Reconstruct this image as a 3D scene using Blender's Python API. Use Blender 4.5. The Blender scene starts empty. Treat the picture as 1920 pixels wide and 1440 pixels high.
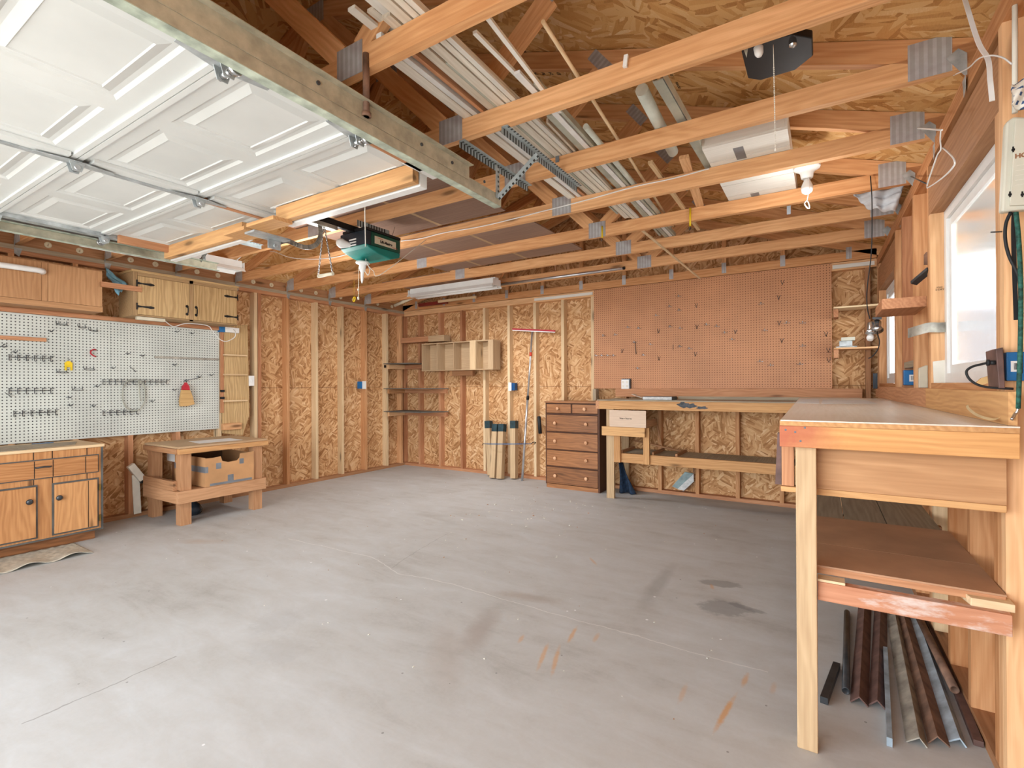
import bpy, math, random
from mathutils import Vector, Matrix
random.seed(7)
sc = bpy.context.scene
COL = sc.collection
PI = math.pi

# ------------------------------------------------------------------ camera model
FPX = 930.0; H = 1.232
TH = math.atan2(585, 930.0); ROLL = 9/2045.0; PIT = math.atan(2.6/FPX)
_fw = Vector((-math.sin(TH), math.cos(TH), 0)); _rt = Vector((math.cos(TH), math.sin(TH), 0)); _up = Vector((0, 0, 1))
CF = _fw*math.cos(PIT)+_up*math.sin(PIT)
_U = _up*math.cos(PIT)-_fw*math.sin(PIT)
CR = _rt*math.cos(ROLL)-_U*math.sin(ROLL)
CU = _U*math.cos(ROLL)+_rt*math.sin(ROLL)
CPOS = Vector((0, 0, H))

def at(px, py, X=None, Y=None, Z=None):
    """real-world point that a photo pixel shows, given the plane it lies on"""
    d = CR*((px-960)/FPX)+CU*((720-py)/FPX)+CF
    if X is not None: t = X/d.x
    elif Y is not None: t = Y/d.y
    else: t = (Z-H)/d.z
    return CPOS+d*t

# room constants: stud faces
XL = -5.54; YB = 5.66; SD = 0.089; ZP = 2.39; ZC = 2.396; RIDGE = -2.545
def XR(y): return 0.418+(5.66-y)*0.011
def atR(px, py, off=0.0):
    y = 4.0
    for _ in range(12):
        p = at(px, py, X=XR(y)+off); y = p.y
    return p

# ------------------------------------------------------------------ materials
def s2l(c):
    return tuple(((v/255.0)/12.92 if v/255.0 <= .04045 else ((v/255.0+.055)/1.055)**2.4) for v in c)+(1.0,)

def desat(c, k=.10):
    y = .3*c[0]+.59*c[1]+.11*c[2]
    return tuple(min(255, int(v+(y-v)*k+4)) for v in c)

class NT:
    def __init__(s, name):
        s.m = bpy.data.materials.new(name); s.m.use_nodes = True
        s.t = s.m.node_tree; s.n = s.t.nodes; s.l = s.t.links
        s.b = s.n['Principled BSDF']
    def add(s, typ, **kw):
        nd = s.n.new(typ)
        for k, v in kw.items():
            if k.startswith('i_'):
                nd.inputs[int(k[2:])].default_value = v
            else: setattr(nd, k, v)
        return nd
    def link(s, a, b): s.l.new(a, b)
    def attr(s, name, out='Vector'):
        a = s.add('ShaderNodeAttribute', attribute_name=name); return a.outputs[out]
    def math(s, op, a, b=None, c=None, clamp=False):
        nd = s.add('ShaderNodeMath', operation=op, use_clamp=clamp)
        for i, v in enumerate((a, b, c)):
            if v is None: continue
            if isinstance(v, (int, float)): nd.inputs[i].default_value = v
            else: s.link(v, nd.inputs[i])
        return nd.outputs[0]
    def vmul(s, v, k):
        nd = s.add('ShaderNodeVectorMath', operation='MULTIPLY'); s.link(v, nd.inputs[0]); nd.inputs[1].default_value = k
        return nd.outputs[0]
    def vadd(s, v, k):
        nd = s.add('ShaderNodeVectorMath', operation='ADD'); s.link(v, nd.inputs[0])
        if isinstance(k, tuple): nd.inputs[1].default_value = k
        else: s.link(k, nd.inputs[1])
        return nd.outputs[0]
    def noise(s, v, scale, detail=4, rough=.55, dist=0.0, out=0):
        nd = s.add('ShaderNodeTexNoise'); s.link(v, nd.inputs['Vector'])
        nd.inputs['Scale'].default_value = scale; nd.inputs['Detail'].default_value = detail
        nd.inputs['Roughness'].default_value = rough; nd.inputs['Distortion'].default_value = dist
        return nd.outputs[out]
    def vor(s, v, scale, feature='F1', out='Color', rnd=1.0):
        nd = s.add('ShaderNodeTexVoronoi', feature=feature); s.link(v, nd.inputs['Vector'])
        nd.inputs['Scale'].default_value = scale
        nd.inputs['Randomness'].default_value = rnd
        return nd.outputs[out]
    def ramp(s, f, stops, interp='LINEAR'):
        nd = s.add('ShaderNodeValToRGB'); cr = nd.color_ramp; cr.interpolation = interp
        while len(cr.elements) < len(stops): cr.elements.new(.5)
        for e, (p, c) in zip(cr.elements, stops):
            e.position = p; e.color = c if len(c) == 4 else s2l(c)
        s.link(f, nd.inputs[0]); return nd.outputs[0]
    def mix(s, f, a, b, mode='MIX'):
        nd = s.add('ShaderNodeMix', data_type='RGBA', blend_type=mode)
        for i, v in ((0, f), (6, a), (7, b)):
            if isinstance(v, (int, float)): nd.inputs[i].default_value = v
            elif isinstance(v, tuple): nd.inputs[i].default_value = v if len(v) == 4 else s2l(v)
            else: s.link(v, nd.inputs[i])
        return nd.outputs[2]
    def rot(s, v, ang):
        nd = s.add('ShaderNodeVectorRotate', rotation_type='Z_AXIS'); s.link(v, nd.inputs['Vector']); nd.inputs['Angle'].default_value = ang
        return nd.outputs[0]
    def sep(s, v):
        nd = s.add('ShaderNodeSeparateXYZ'); s.link(v, nd.inputs[0]); return nd.outputs
    def col(s, c):
        if isinstance(c, tuple): s.b.inputs['Base Color'].default_value = c if len(c) == 4 else s2l(c)
        else: s.link(c, s.b.inputs['Base Color'])
    def fin(s, rough=.7, metal=0.0, spec=.3, bump=None, bstr=.2, bdist=.002):
        if isinstance(rough, (int, float)): s.b.inputs['Roughness'].default_value = rough
        else: s.link(rough, s.b.inputs['Roughness'])
        s.b.inputs['Metallic'].default_value = metal
        s.b.inputs['Specular IOR Level'].default_value = spec
        if bump is not None:
            bp = s.add('ShaderNodeBump'); bp.inputs['Strength'].default_value = bstr; bp.inputs['Distance'].default_value = bdist
            s.link(bump, bp.inputs['Height']); s.link(bp.outputs[0], s.b.inputs['Normal'])
        return s.m

def plain(name, c, rough=.6, metal=0.0, var=.12, spec=.35, scale=9.0):
    t = NT(name); g = t.attr('gc')
    n = t.noise(g, scale, 5)
    dk = tuple(int(v*(1-var)) for v in c); lt = tuple(min(255, int(v*(1+var*.6))) for v in c)
    t.col(t.ramp(n, [(.3, dk), (.7, lt)]))
    return t.fin(rough, metal, spec, bump=n, bstr=.05)

def objrand(t):
    return t.add('ShaderNodeObjectInfo').outputs['Random']

def wood(name, dark, light, rough=.65, knots=True, contrast=1.0, streak=1.0, spec=.25, tvar=.5, dirt=0.0, paint=0.0, stain=None):
    dark = desat(dark); light = desat(light)
    t = NT(name)
    r = objrand(t)
    cmb = t.add('ShaderNodeCombineXYZ')
    for i in range(3): t.link(t.math('MULTIPLY', r, 37.0+11*i), cmb.inputs[i])
    g = t.vadd(t.attr('gc'), cmb.outputs[0])
    w = t.noise(t.vmul(g, (1.1, 6, 6)), 1.4, 3, .5, .0)
    # grain rings: stretched coordinate with slow warp
    sx = t.sep(g)
    ring = t.math('ADD', t.math('MULTIPLY', sx[1], 42.0), t.math('MULTIPLY', w, 6.0))
    ring = t.math('ADD', ring, t.math('MULTIPLY', sx[2], 30.0))
    ring = t.math('SINE', t.math('MULTIPLY', ring, 6.3))
    ring = t.math('MULTIPLY_ADD', ring, .5, .5)
    fine = t.noise(t.vmul(g, (2.5, 90, 90)), 1.0, 4, .6)
    big = t.noise(t.vmul(g, (1.0, 3, 3)), .9, 3, .5)
    f = t.math('ADD', t.math('MULTIPLY', ring, .13*contrast), t.math('MULTIPLY', fine, .5*streak))
    f = t.math('ADD', f, t.math('MULTIPLY', big, .42))
    tint = t.math('MULTIPLY', t.math('SUBTRACT', t.attr('tint', 'Fac'), .5), tvar*.5)
    f = t.math('ADD', f, tint)
    f = t.math('ADD', f, t.math('MULTIPLY', t.math('SUBTRACT', r, .5), tvar*.3))
    mid = tuple((a+b)//2 for a, b in zip(dark, light))
    c = t.ramp(f, [(.22, dark), (.5, mid), (.82, light)])
    if knots:
        kd = t.vor(t.vmul(g, (1.5, 6.5, 6.5)), 1.0, 'F1', 'Distance')
        km = t.ramp(kd, [(.05, (255, 255, 255)), (.12, (110, 110, 110)), (.2, (0, 0, 0))])
        kc = tuple(int(v*.52) for v in dark)
        c = t.mix(t.math('MULTIPLY', km, .75), c, kc)
    if dirt:
        dn = t.noise(t.vmul(g, (3, 8, 8)), 1.3, 6, .65)
        c = t.mix(t.math('MULTIPLY', t.ramp(dn, [(.45, (0, 0, 0)), (.75, (255, 255, 255))]), dirt), c, (120, 116, 108))
    if paint:
        pn = t.noise(t.vmul(t.attr('gc'), (2.2, 7, 7)), 1.6, 6, .7)
        c = t.mix(t.math('MULTIPLY', t.ramp(pn, [(.46, (0, 0, 0)), (.58, (255, 255, 255))]), paint), c, (216, 208, 202))
    if stain:
        loc, rad, sc_ = stain
        oc = t.add('ShaderNodeTexCoord').outputs['Object']
        dv = t.add('ShaderNodeVectorMath', operation='DISTANCE'); t.link(oc, dv.inputs[0]); dv.inputs[1].default_value = loc
        dn = t.math('ADD', dv.outputs['Value'], t.math('MULTIPLY', t.math('SUBTRACT', t.noise(oc, 14, 4, .7), .5), rad*.9))
        c = t.mix(t.math('MULTIPLY', t.math('DIVIDE', t.math('SUBTRACT', rad, dn), rad*.8, clamp=True), .75), c, sc_)
    t.col(c)
    return t.fin(rough, 0, spec, bump=fine, bstr=.12, bdist=.001)

def osb(name, tones, scale=1.0, seam=None):
    tones = [(p, desat(c)) for p, c in tones]
    t = NT(name); g = t.attr('gc')
    g2 = t.vadd(g, t.vmul(t.noise(g, 9.0, 1, .5, 0, 1), (.25, .25, .25)))
    lays = []
    wn = t.vmul(t.noise(g, 7*scale, 1, .5, 0, 1), (.7, 1.4, .5))
    for k, (a, sx, sy) in enumerate(((.45, 13, 84), (-.7, 11, 72), (1.45, 16, 90), (2.3, 12, 78))):
        v = t.vmul(t.rot(t.vadd(g, (k*3.7, k*1.9, 0)), a), (sx*scale, sy*scale, 40*scale))
        v = t.vadd(v, wn)
        lays.append(t.sep(t.vor(v, 1.0))[0])
    pick = t.vor(t.vmul(g2, (17*scale, 17*scale, 17*scale)), 1.0)
    ps = t.sep(pick)
    a = t.add('ShaderNodeMix', data_type='FLOAT'); t.link(t.math('GREATER_THAN', ps[0], .5), a.inputs[0]); t.link(lays[0], a.inputs[2]); t.link(lays[1], a.inputs[3])
    b = t.add('ShaderNodeMix', data_type='FLOAT'); t.link(t.math('GREATER_THAN', ps[0], .5), b.inputs[0]); t.link(lays[2], b.inputs[2]); t.link(lays[3], b.inputs[3])
    d = t.add('ShaderNodeMix', data_type='FLOAT'); t.link(t.math('GREATER_THAN', ps[1], .5), d.inputs[0]); t.link(a.outputs[0], d.inputs[2]); t.link(b.outputs[0], d.inputs[3])
    fine = t.noise(t.vmul(g, (30, 90, 30)), 2.0, 4, .7)
    big = t.noise(g, 1.1, 3, .5)
    f = t.math('ADD', t.math('MULTIPLY', d.outputs[0], .62), t.math('MULTIPLY', fine, .28))
    f = t.math('ADD', f, t.math('MULTIPLY', t.math('SUBTRACT', big, .5), .35))
    c = t.ramp(f, tones)
    if seam is not None:
        z = t.sep(g)[1]
        wob = t.math('MULTIPLY', t.math('SUBTRACT', t.noise(g, 2.2, 2), .5), .02)
        ds = t.math('ABSOLUTE', t.math('ADD', t.math('SUBTRACT', z, seam), wob))
        c = t.mix(t.math('MULTIPLY', t.math('LESS_THAN', ds, .0032), .75), c, (110, 70, 40))
    t.col(c)
    return t.fin(.75, 0, .2, bump=f, bstr=.25, bdist=.002)

def pegboard(name, c, hole, pitch=.0254, r=.2, var=.08):
    t = NT(name); g = t.attr('gc'); s = t.sep(g)
    def fr(v): return t.math('SUBTRACT', t.math('FRACT', t.math('DIVIDE', v, pitch)), .5)
    x = fr(s[0]); y = fr(s[1])
    d = t.math('SQRT', t.math('ADD', t.math('MULTIPLY', x, x), t.math('MULTIPLY', y, y)))
    n = t.noise(g, 1.6, 5, .6)
    dk = tuple(int(v*(1-var)) for v in c); lt = tuple(min(255, int(v*(1+var*.6))) for v in c)
    base = t.ramp(n, [(.3, dk), (.7, lt)])
    t.col(t.mix(t.math('LESS_THAN', d, r), base, hole))
    return t.fin(.5, 0, .3)

M = {}
M['osb_wall'] = osb('osb wall', [(.1, (150, 98, 54)), (.3, (184, 130, 80)), (.5, (204, 154, 102)), (.68, (216, 172, 122)), (.9, (234, 202, 160))], .7, seam=1.215)
M['osb_roof'] = osb('osb roof', [(.1, (170, 112, 56)), (.3, (206, 148, 82)), (.5, (220, 168, 102)), (.7, (222, 178, 118)), (.9, (242, 216, 170))], .5)
M['fir'] = wood('fir', (176, 112, 62), (232, 184, 132), tvar=.7)
M['truss'] = wood('truss fir', (190, 122, 68), (238, 184, 130), tvar=.35)
M['fir_dark'] = wood('aged fir', (146, 96, 60), (196, 144, 102), tvar=.5)
M['fir_red'] = wood('reddish fir', (156, 96, 60), (212, 154, 110), tvar=.4)
M['fir_pale'] = wood('pale fir', (196, 160, 116), (236, 208, 166), tvar=.4)
M['bench'] = wood('bench fir', (172, 116, 66), (222, 172, 112), tvar=.3)
M['greywood'] = wood('weathered wood', (136, 122, 102), (184, 168, 142), tvar=.4)
M['postwood'] = wood('post wood', (166, 132, 94), (214, 184, 142), tvar=.3)
M['pine'] = wood('knotty pine', (154, 96, 52), (206, 148, 92), contrast=1.3)
M['oak'] = wood('pale oak', (150, 116, 70), (204, 170, 118), knots=False, contrast=2.0)
M['oak_dark'] = wood('oak side', (140, 108, 70), (186, 152, 108), knots=False, contrast=1.2)
M['walnut'] = wood('brown plywood', (160, 110, 68), (204, 154, 106), knots=False, contrast=1.2)
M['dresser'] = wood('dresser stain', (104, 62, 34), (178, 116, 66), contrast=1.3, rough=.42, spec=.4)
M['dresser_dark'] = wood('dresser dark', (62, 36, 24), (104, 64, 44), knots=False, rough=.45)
M['ply_pink'] = wood('drawer plywood', (186, 156, 132), (220, 194, 170), knots=False, contrast=.5)
M['ply_purple'] = wood('weathered ceiling board', (112, 84, 70), (160, 130, 112), knots=False, contrast=.6)
M['ply_tan'] = wood('tan plywood', (160, 128, 92), (198, 168, 130), knots=False, contrast=.8)
M['hardboard'] = plain('brown hardboard', (188, 146, 114), .55, var=.1, scale=4)
M['benchtop'] = wood('window-lit bench top', (212, 198, 178), (238, 231, 220), knots=False, contrast=.5, rough=.35, spec=.45)  # tan top coloured near-white, window light painted into the base colour
M['white_wood'] = wood('white painted wood', (206, 202, 192), (238, 236, 228), knots=False, contrast=.5, tvar=.4)
M['rail_paint'] = wood('rail with worn paint', (168, 102, 70), (208, 146, 110), paint=.75)
M['mould'] = wood('primed moulding', (176, 160, 138), (232, 226, 214), knots=False, contrast=.8, tvar=1.0)
M['mould_white'] = plain('white moulding', (226, 226, 224), .5, var=.05)
M['mould_grey'] = plain('grey green moulding', (170, 172, 158), .5, var=.1)
M['pale_plastic'] = plain('pale plastic pipe', (196, 200, 188), .45, var=.08)
M['doorwhite'] = plain('garage door paint', (212, 215, 213), .42, var=.04, scale=2)
M['white'] = plain('white enamel', (232, 232, 230), .4, var=.03)
M['offwhite'] = plain('off white', (222, 218, 206), .5, var=.05)
M['cream'] = plain('cream plastic', (214, 206, 184), .5, var=.05)
M['beige'] = plain('beige plastic', (206, 204, 188), .45, var=.03)
M['peg_white'] = pegboard('white pegboard', (206, 210, 204), (72, 74, 74))
M['peg_brown'] = pegboard('brown pegboard', (198, 142, 102), (104, 62, 38), r=.17)
M['galv'] = plain('galvanised steel', (178, 184, 186), .45, .35, var=.2, scale=14)
M['galv_track'] = plain('aged galvanised track', (178, 172, 152), .5, .15, var=.12, scale=22)
M['galv_green'] = plain('track lip', (186, 198, 182), .5, .2, var=.2, scale=18)
M['chrome'] = plain('bright steel', (205, 208, 210), .2, .9, var=.1)
M['alu'] = plain('aluminium', (206, 210, 214), .3, .8, var=.06)
M['steel_dark'] = plain('dark wire', (84, 88, 92), .4, .7, var=.2)
M['wire_black'] = plain('black iron', (36, 34, 34), .5, .4, var=.2)
M['rust'] = plain('rusty steel', (126, 98, 82), .7, .1, var=.3, scale=12)
M['rust_brown'] = plain('brown angle iron', (106, 80, 74), .6, .1, var=.25, scale=14)
M['steel_blue'] = plain('bluish steel', (170, 188, 202), .4, .25, var=.25, scale=12)
M['steel_grey'] = plain('grey steel', (158, 154, 144), .5, .15, var=.3, scale=12)
M['rubber'] = plain('black rubber', (34, 36, 38), .6, var=.2)
M['black'] = plain('black plastic', (28, 28, 30), .45, var=.2)
M['cardboard'] = plain('cardboard', (188, 142, 98), .8, var=.08, scale=5)
M['card_dark'] = plain('cardboard inside', (96, 72, 52), .9, var=.1)
M['tape'] = plain('duct tape', (132, 138, 144), .4, .3, var=.12)
M['label'] = plain('paper label', (226, 226, 224), .7, var=.04)
M['blue'] = plain('blue electrical box', (34, 108, 168), .4, var=.08)
M['blue_deep'] = plain('deep blue box', (26, 78, 130), .4, var=.1)
M['cyan_cloth'] = plain('light blue plastic', (122, 168, 188), .5, var=.15)
M['teal'] = plain('teal plastic', (14, 120, 112), .4, var=.08)
M['green_dark'] = plain('dark green plastic', (18, 76, 62), .35, var=.1)
M['navy'] = plain('dark slate plastic', (36, 46, 56), .4, var=.1)
M['capgreen'] = plain('dark teal paint', (44, 66, 72), .5, var=.25, scale=20)
M['red'] = plain('red plastic', (182, 40, 54), .45, var=.1)
M['yellow'] = plain('yellow plastic', (230, 196, 32), .45, var=.1)
M['straw'] = wood('broom straw', (150, 112, 62), (206, 164, 104), knots=False, contrast=.3, streak=2.2)
M['hose'] = plain('clear tube', (170, 172, 160), .35, var=.1)
M['copper'] = plain('copper lettering', (150, 108, 78), .4, var=.15)
M['brass'] = plain('brass', (150, 120, 62), .35, .7, var=.2)
M['woodknob'] = wood('turned knob', (196, 138, 96), (236, 184, 140), knots=False, rough=.35)
M['trimgrey'] = plain('dark grey trim', (84, 84, 82), .6, var=.2)
M['matpaper'] = plain('quilted liner', (190, 182, 166), .8, var=.12, scale=30)
M['darkbag'] = plain('black plastic bag', (40, 48, 56), .25, var=.3, scale=6)
M['denim'] = plain('dark blue fabric', (44, 62, 86), .85, var=.35, scale=24)
M['plastic_film'] = plain('clear plastic sheet', (214, 216, 220), .25, var=.08)
M['paper'] = plain('printed paper', (206, 208, 208), .7, var=.1, scale=40)
M['magteal'] = plain('pale teal cover', (142, 162, 164), .6, var=.15, scale=14)
M['rope'] = plain('green braided rope', (38, 84, 74), .7, var=.5, scale=90)
M['ink'] = plain('black ink', (24, 22, 22), .7, var=.05)
M['redink'] = plain('red ink', (206, 74, 56), .7, var=.05)
M['vent'] = plain('cream vent disc', (224, 214, 186), .6, var=.06)
M['darkboard'] = plain('grey shelf board', (96, 94, 88), .6, var=.15)
M['maroon'] = plain('dark red level', (122, 42, 34), .5, var=.15)
M['slate_stain'] = plain('dark slate stain', (76, 80, 86), .7, var=.3, scale=30)
M['tapecream'] = plain('masking tape', (214, 194, 150), .6, var=.06)
M['ground'] = plain('driveway concrete', (196, 194, 188), .9, var=.08, scale=1)
M['fence'] = wood('weathered grey fence', (112, 114, 122), (142, 144, 152), knots=False)
M['patio'] = plain('grey patio panel', (150, 154, 156), .6, var=.05)

def _truss_plate():
    t = NT('toothed truss plate'); g = t.attr('gc'); s = t.sep(g)
    c = t.math('FRACT', t.math('MULTIPLY', s[0], 38.0)); r = t.math('FRACT', t.math('MULTIPLY', s[1], 130.0))
    m = t.math('MULTIPLY', t.math('GREATER_THAN', c, .45), t.math('GREATER_THAN', r, .5))
    n = t.noise(g, 16, 3)
    t.col(t.mix(t.math('MULTIPLY', m, .4), t.ramp(n, [(.3, (168, 162, 164)), (.7, (190, 194, 196))]), (138, 132, 126)))
    return t.fin(.5, .2, .4)
M['plate'] = _truss_plate()

def _perf():
    t = NT('perforated angle'); g = t.attr('gc'); s = t.sep(g)
    x = t.math('SUBTRACT', t.math('FRACT', t.math('MULTIPLY', s[0], 40.0)), .5)
    y = t.math('SUBTRACT', t.math('FRACT', t.math('MULTIPLY', s[1], 32.0)), .5)
    z = t.math('SUBTRACT', t.math('FRACT', t.math('MULTIPLY', s[2], 32.0)), .5)
    m = t.math('MULTIPLY', t.math('LESS_THAN', t.math('ABSOLUTE', x), .22), t.math('LESS_THAN', t.math('ABSOLUTE', y), .2))
    n = t.noise(g, 16, 3)
    t.col(t.mix(m, t.ramp(n, [(.3, (154, 166, 168)), (.7, (186, 196, 198))]), (50, 52, 50)))
    return t.fin(.45, .25, .4)
M['perf'] = _perf()

def _floor():
    t = NT('concrete floor'); g = t.attr('gc')
    n1 = t.noise(g, .8, 6, .6, .4); n2 = t.noise(t.vmul(g, (1, 3.0, 1)), 2.3, 6, .65, .6); n3 = t.noise(g, 60, 3, .7); n4 = t.noise(g, 9, 5, .7)
    f = t.math('ADD', t.math('MULTIPLY', n1, .45), t.math('MULTIPLY', n2, .4)); f = t.math('ADD', f, t.math('MULTIPLY', n3, .08)); f = t.math('ADD', f, t.math('MULTIPLY', n4, .14))
    c = t.ramp(f, [(.3, (150, 146, 140)), (.5, (184, 183, 180)), (.7, (200, 202, 203)), (.85, (216, 219, 221))])
    s = t.sep(g)
    NC = {}
    def nz(k, d, r):
        if (k, d) not in NC: NC[(k, d)] = t.math('SUBTRACT', t.noise(g, k, d, r), .5)
        return NC[(k, d)]
    def blob(cx, cy, rx, ry, ang=0.0, wob=.5, soft=.35, ns=9):
        ca, sa = math.cos(ang), math.sin(ang)
        x = t.math('SUBTRACT', s[0], cx); y = t.math('SUBTRACT', s[1], cy)
        u = t.math('DIVIDE', t.math('ADD', t.math('MULTIPLY', x, ca), t.math('MULTIPLY', y, sa)), rx)
        v = t.math('DIVIDE', t.math('SUBTRACT', t.math('MULTIPLY', y, ca), t.math('MULTIPLY', x, sa)), ry)
        d = t.math('SQRT', t.math('ADD', t.math('MULTIPLY', u, u), t.math('MULTIPLY', v, v)))
        d = t.math('ADD', d, t.math('MULTIPLY', nz(ns, 3, .7), wob*2))
        return t.math('DIVIDE', t.math('SUBTRACT', 1.0, d), soft, clamp=True)
    def stain(px, py, rx, ry, ang, colr, amt, wob=.5, soft=.35, ns=9):
        nonlocal c
        p = at(px, py, Z=0)
        c = t.mix(t.math('MULTIPLY', blob(p.x, p.y, rx, ry, ang, wob, soft, ns), amt), c, colr)
    stain(1358, 1140, .15, .11, .3, (120, 120, 120), .5, .6, .25)
    stain(1400, 1140, .12, .03, -.2, (120, 120, 120), .5, .5, .3)
    stain(1350, 1094, .14, .06, .2, (124, 122, 118), .55, .6, .25)
    stain(900, 1180, .30, .09, 1.9, (160, 148, 140), .6, .5, .7, 5)
    stain(835, 1230, .45, .10, 2.3, (170, 160, 152), .45, .5, .8, 5)
    stain(1235, 1095, .5, .06, 1.6, (150, 148, 144), .5, .5, .7, 6)
    stain(990, 1120, .25, .06, .2, (160, 144, 132), .5, .5, .7, 6)
    for (px, py, l, a, k) in ((1073, 1190, .10, 1.75, .6), (1018, 1230, .14, 1.85, .55), (1042, 1237, .14, 1.9, .55), (1118, 1195, .06, 1.7, .4), (977, 1198, .05, 1.8, .45), (1397, 1275, .07, 1.5, .55), (1360, 1335, .16, 1.45, .75), (1280, 1300, .08, 1.6, .35), (1112, 1052, .09, 2.3, .4), (1335, 1100, .05, 1.9, .5), (1450, 1290, .06, 1.5, .3)):
        stain(px, py, l, .014, a, (206, 150, 88), k, .4, .6, 30)
    stain(520, 1163, .14, .16, .4, (160, 160, 160), .2, .8, .4, 26)
    stain(525, 1220, .17, .14, .4, (160, 160, 160), .2, .8, .4, 26)
    stain(380, 1015, .25, .08, .5, (176, 150, 128), .4, .5, .8, 6)
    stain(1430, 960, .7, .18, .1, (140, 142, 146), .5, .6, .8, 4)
    # specks
    sp = t.vor(g, 7.0, 'F1', 'Distance')
    spm = t.math('MULTIPLY', t.math('LESS_THAN', sp, .035), .6)
    c = t.mix(spm, c, (96, 92, 88))
    sp2 = t.vor(t.vadd(g, (5.3, 2.1, 0)), 4.0, 'F1', 'Distance')
    c = t.mix(t.math('MULTIPLY', t.math('LESS_THAN', sp2, .03), .8), c, (236, 236, 236))
    # hairline cracks
    def crack(pts, amt=.5, w=.0035, colr=(120, 116, 112)):
        nonlocal c
        for (a, b) in zip(pts[:-1], pts[1:]):
            A = at(*a, Z=0); B = at(*b, Z=0); d = B-A; L = d.length; d.normalize()
            x = t.math('SUBTRACT', s[0], A.x); y = t.math('SUBTRACT', s[1], A.y)
            u = t.math('ADD', t.math('MULTIPLY', x, d.x), t.math('MULTIPLY', y, d.y))
            v = t.math('SUBTRACT', t.math('MULTIPLY', y, d.x), t.math('MULTIPLY', x, d.y))
            v = t.math('ADD', v, t.math('MULTIPLY', nz(6, 3, .7), .05))
            m = t.math('MULTIPLY', t.math('LESS_THAN', t.math('ABSOLUTE', v), w), t.math('MULTIPLY', t.math('GREATER_THAN', u, 0), t.math('LESS_THAN', u, L)))
            c = t.mix(t.math('MULTIPLY', m, amt), c, colr)
    crack([(40, 1358), (210, 1285), (330, 1230)], .55)
    crack([(540, 1010), (700, 1045), (745, 1075), (830, 1090), (1020, 1145), (1150, 1180), (1300, 1225), (1440, 1260)], .5, .0035, (226, 224, 220))
    crack([(735, 1065), (770, 1040), (840, 1000)], .3)
    t.col(c)
    return t.fin(t.math('MULTIPLY_ADD', n2, .3, .5), 0, .35, bump=n4, bstr=.08)
M['floor'] = _floor()
M['apron'] = wood('apron fir', (188, 124, 64), (232, 176, 110), stain=((-.32, -1.30, 1.065), .19, (172, 84, 70)))
M['stained_rail'] = wood('stained rail fir', (172, 116, 66), (222, 172, 112))
def _glass():
    m = bpy.data.materials.new('window glass'); m.use_nodes = True
    b = m.node_tree.nodes['Principled BSDF']
    b.inputs['Base Color'].default_value = (.95, .97, .97, 1); b.inputs['Roughness'].default_value = .12
    b.inputs['Transmission Weight'].default_value = .92; b.inputs['IOR'].default_value = 1.1
    return m
M['glass'] = _glass()

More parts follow.
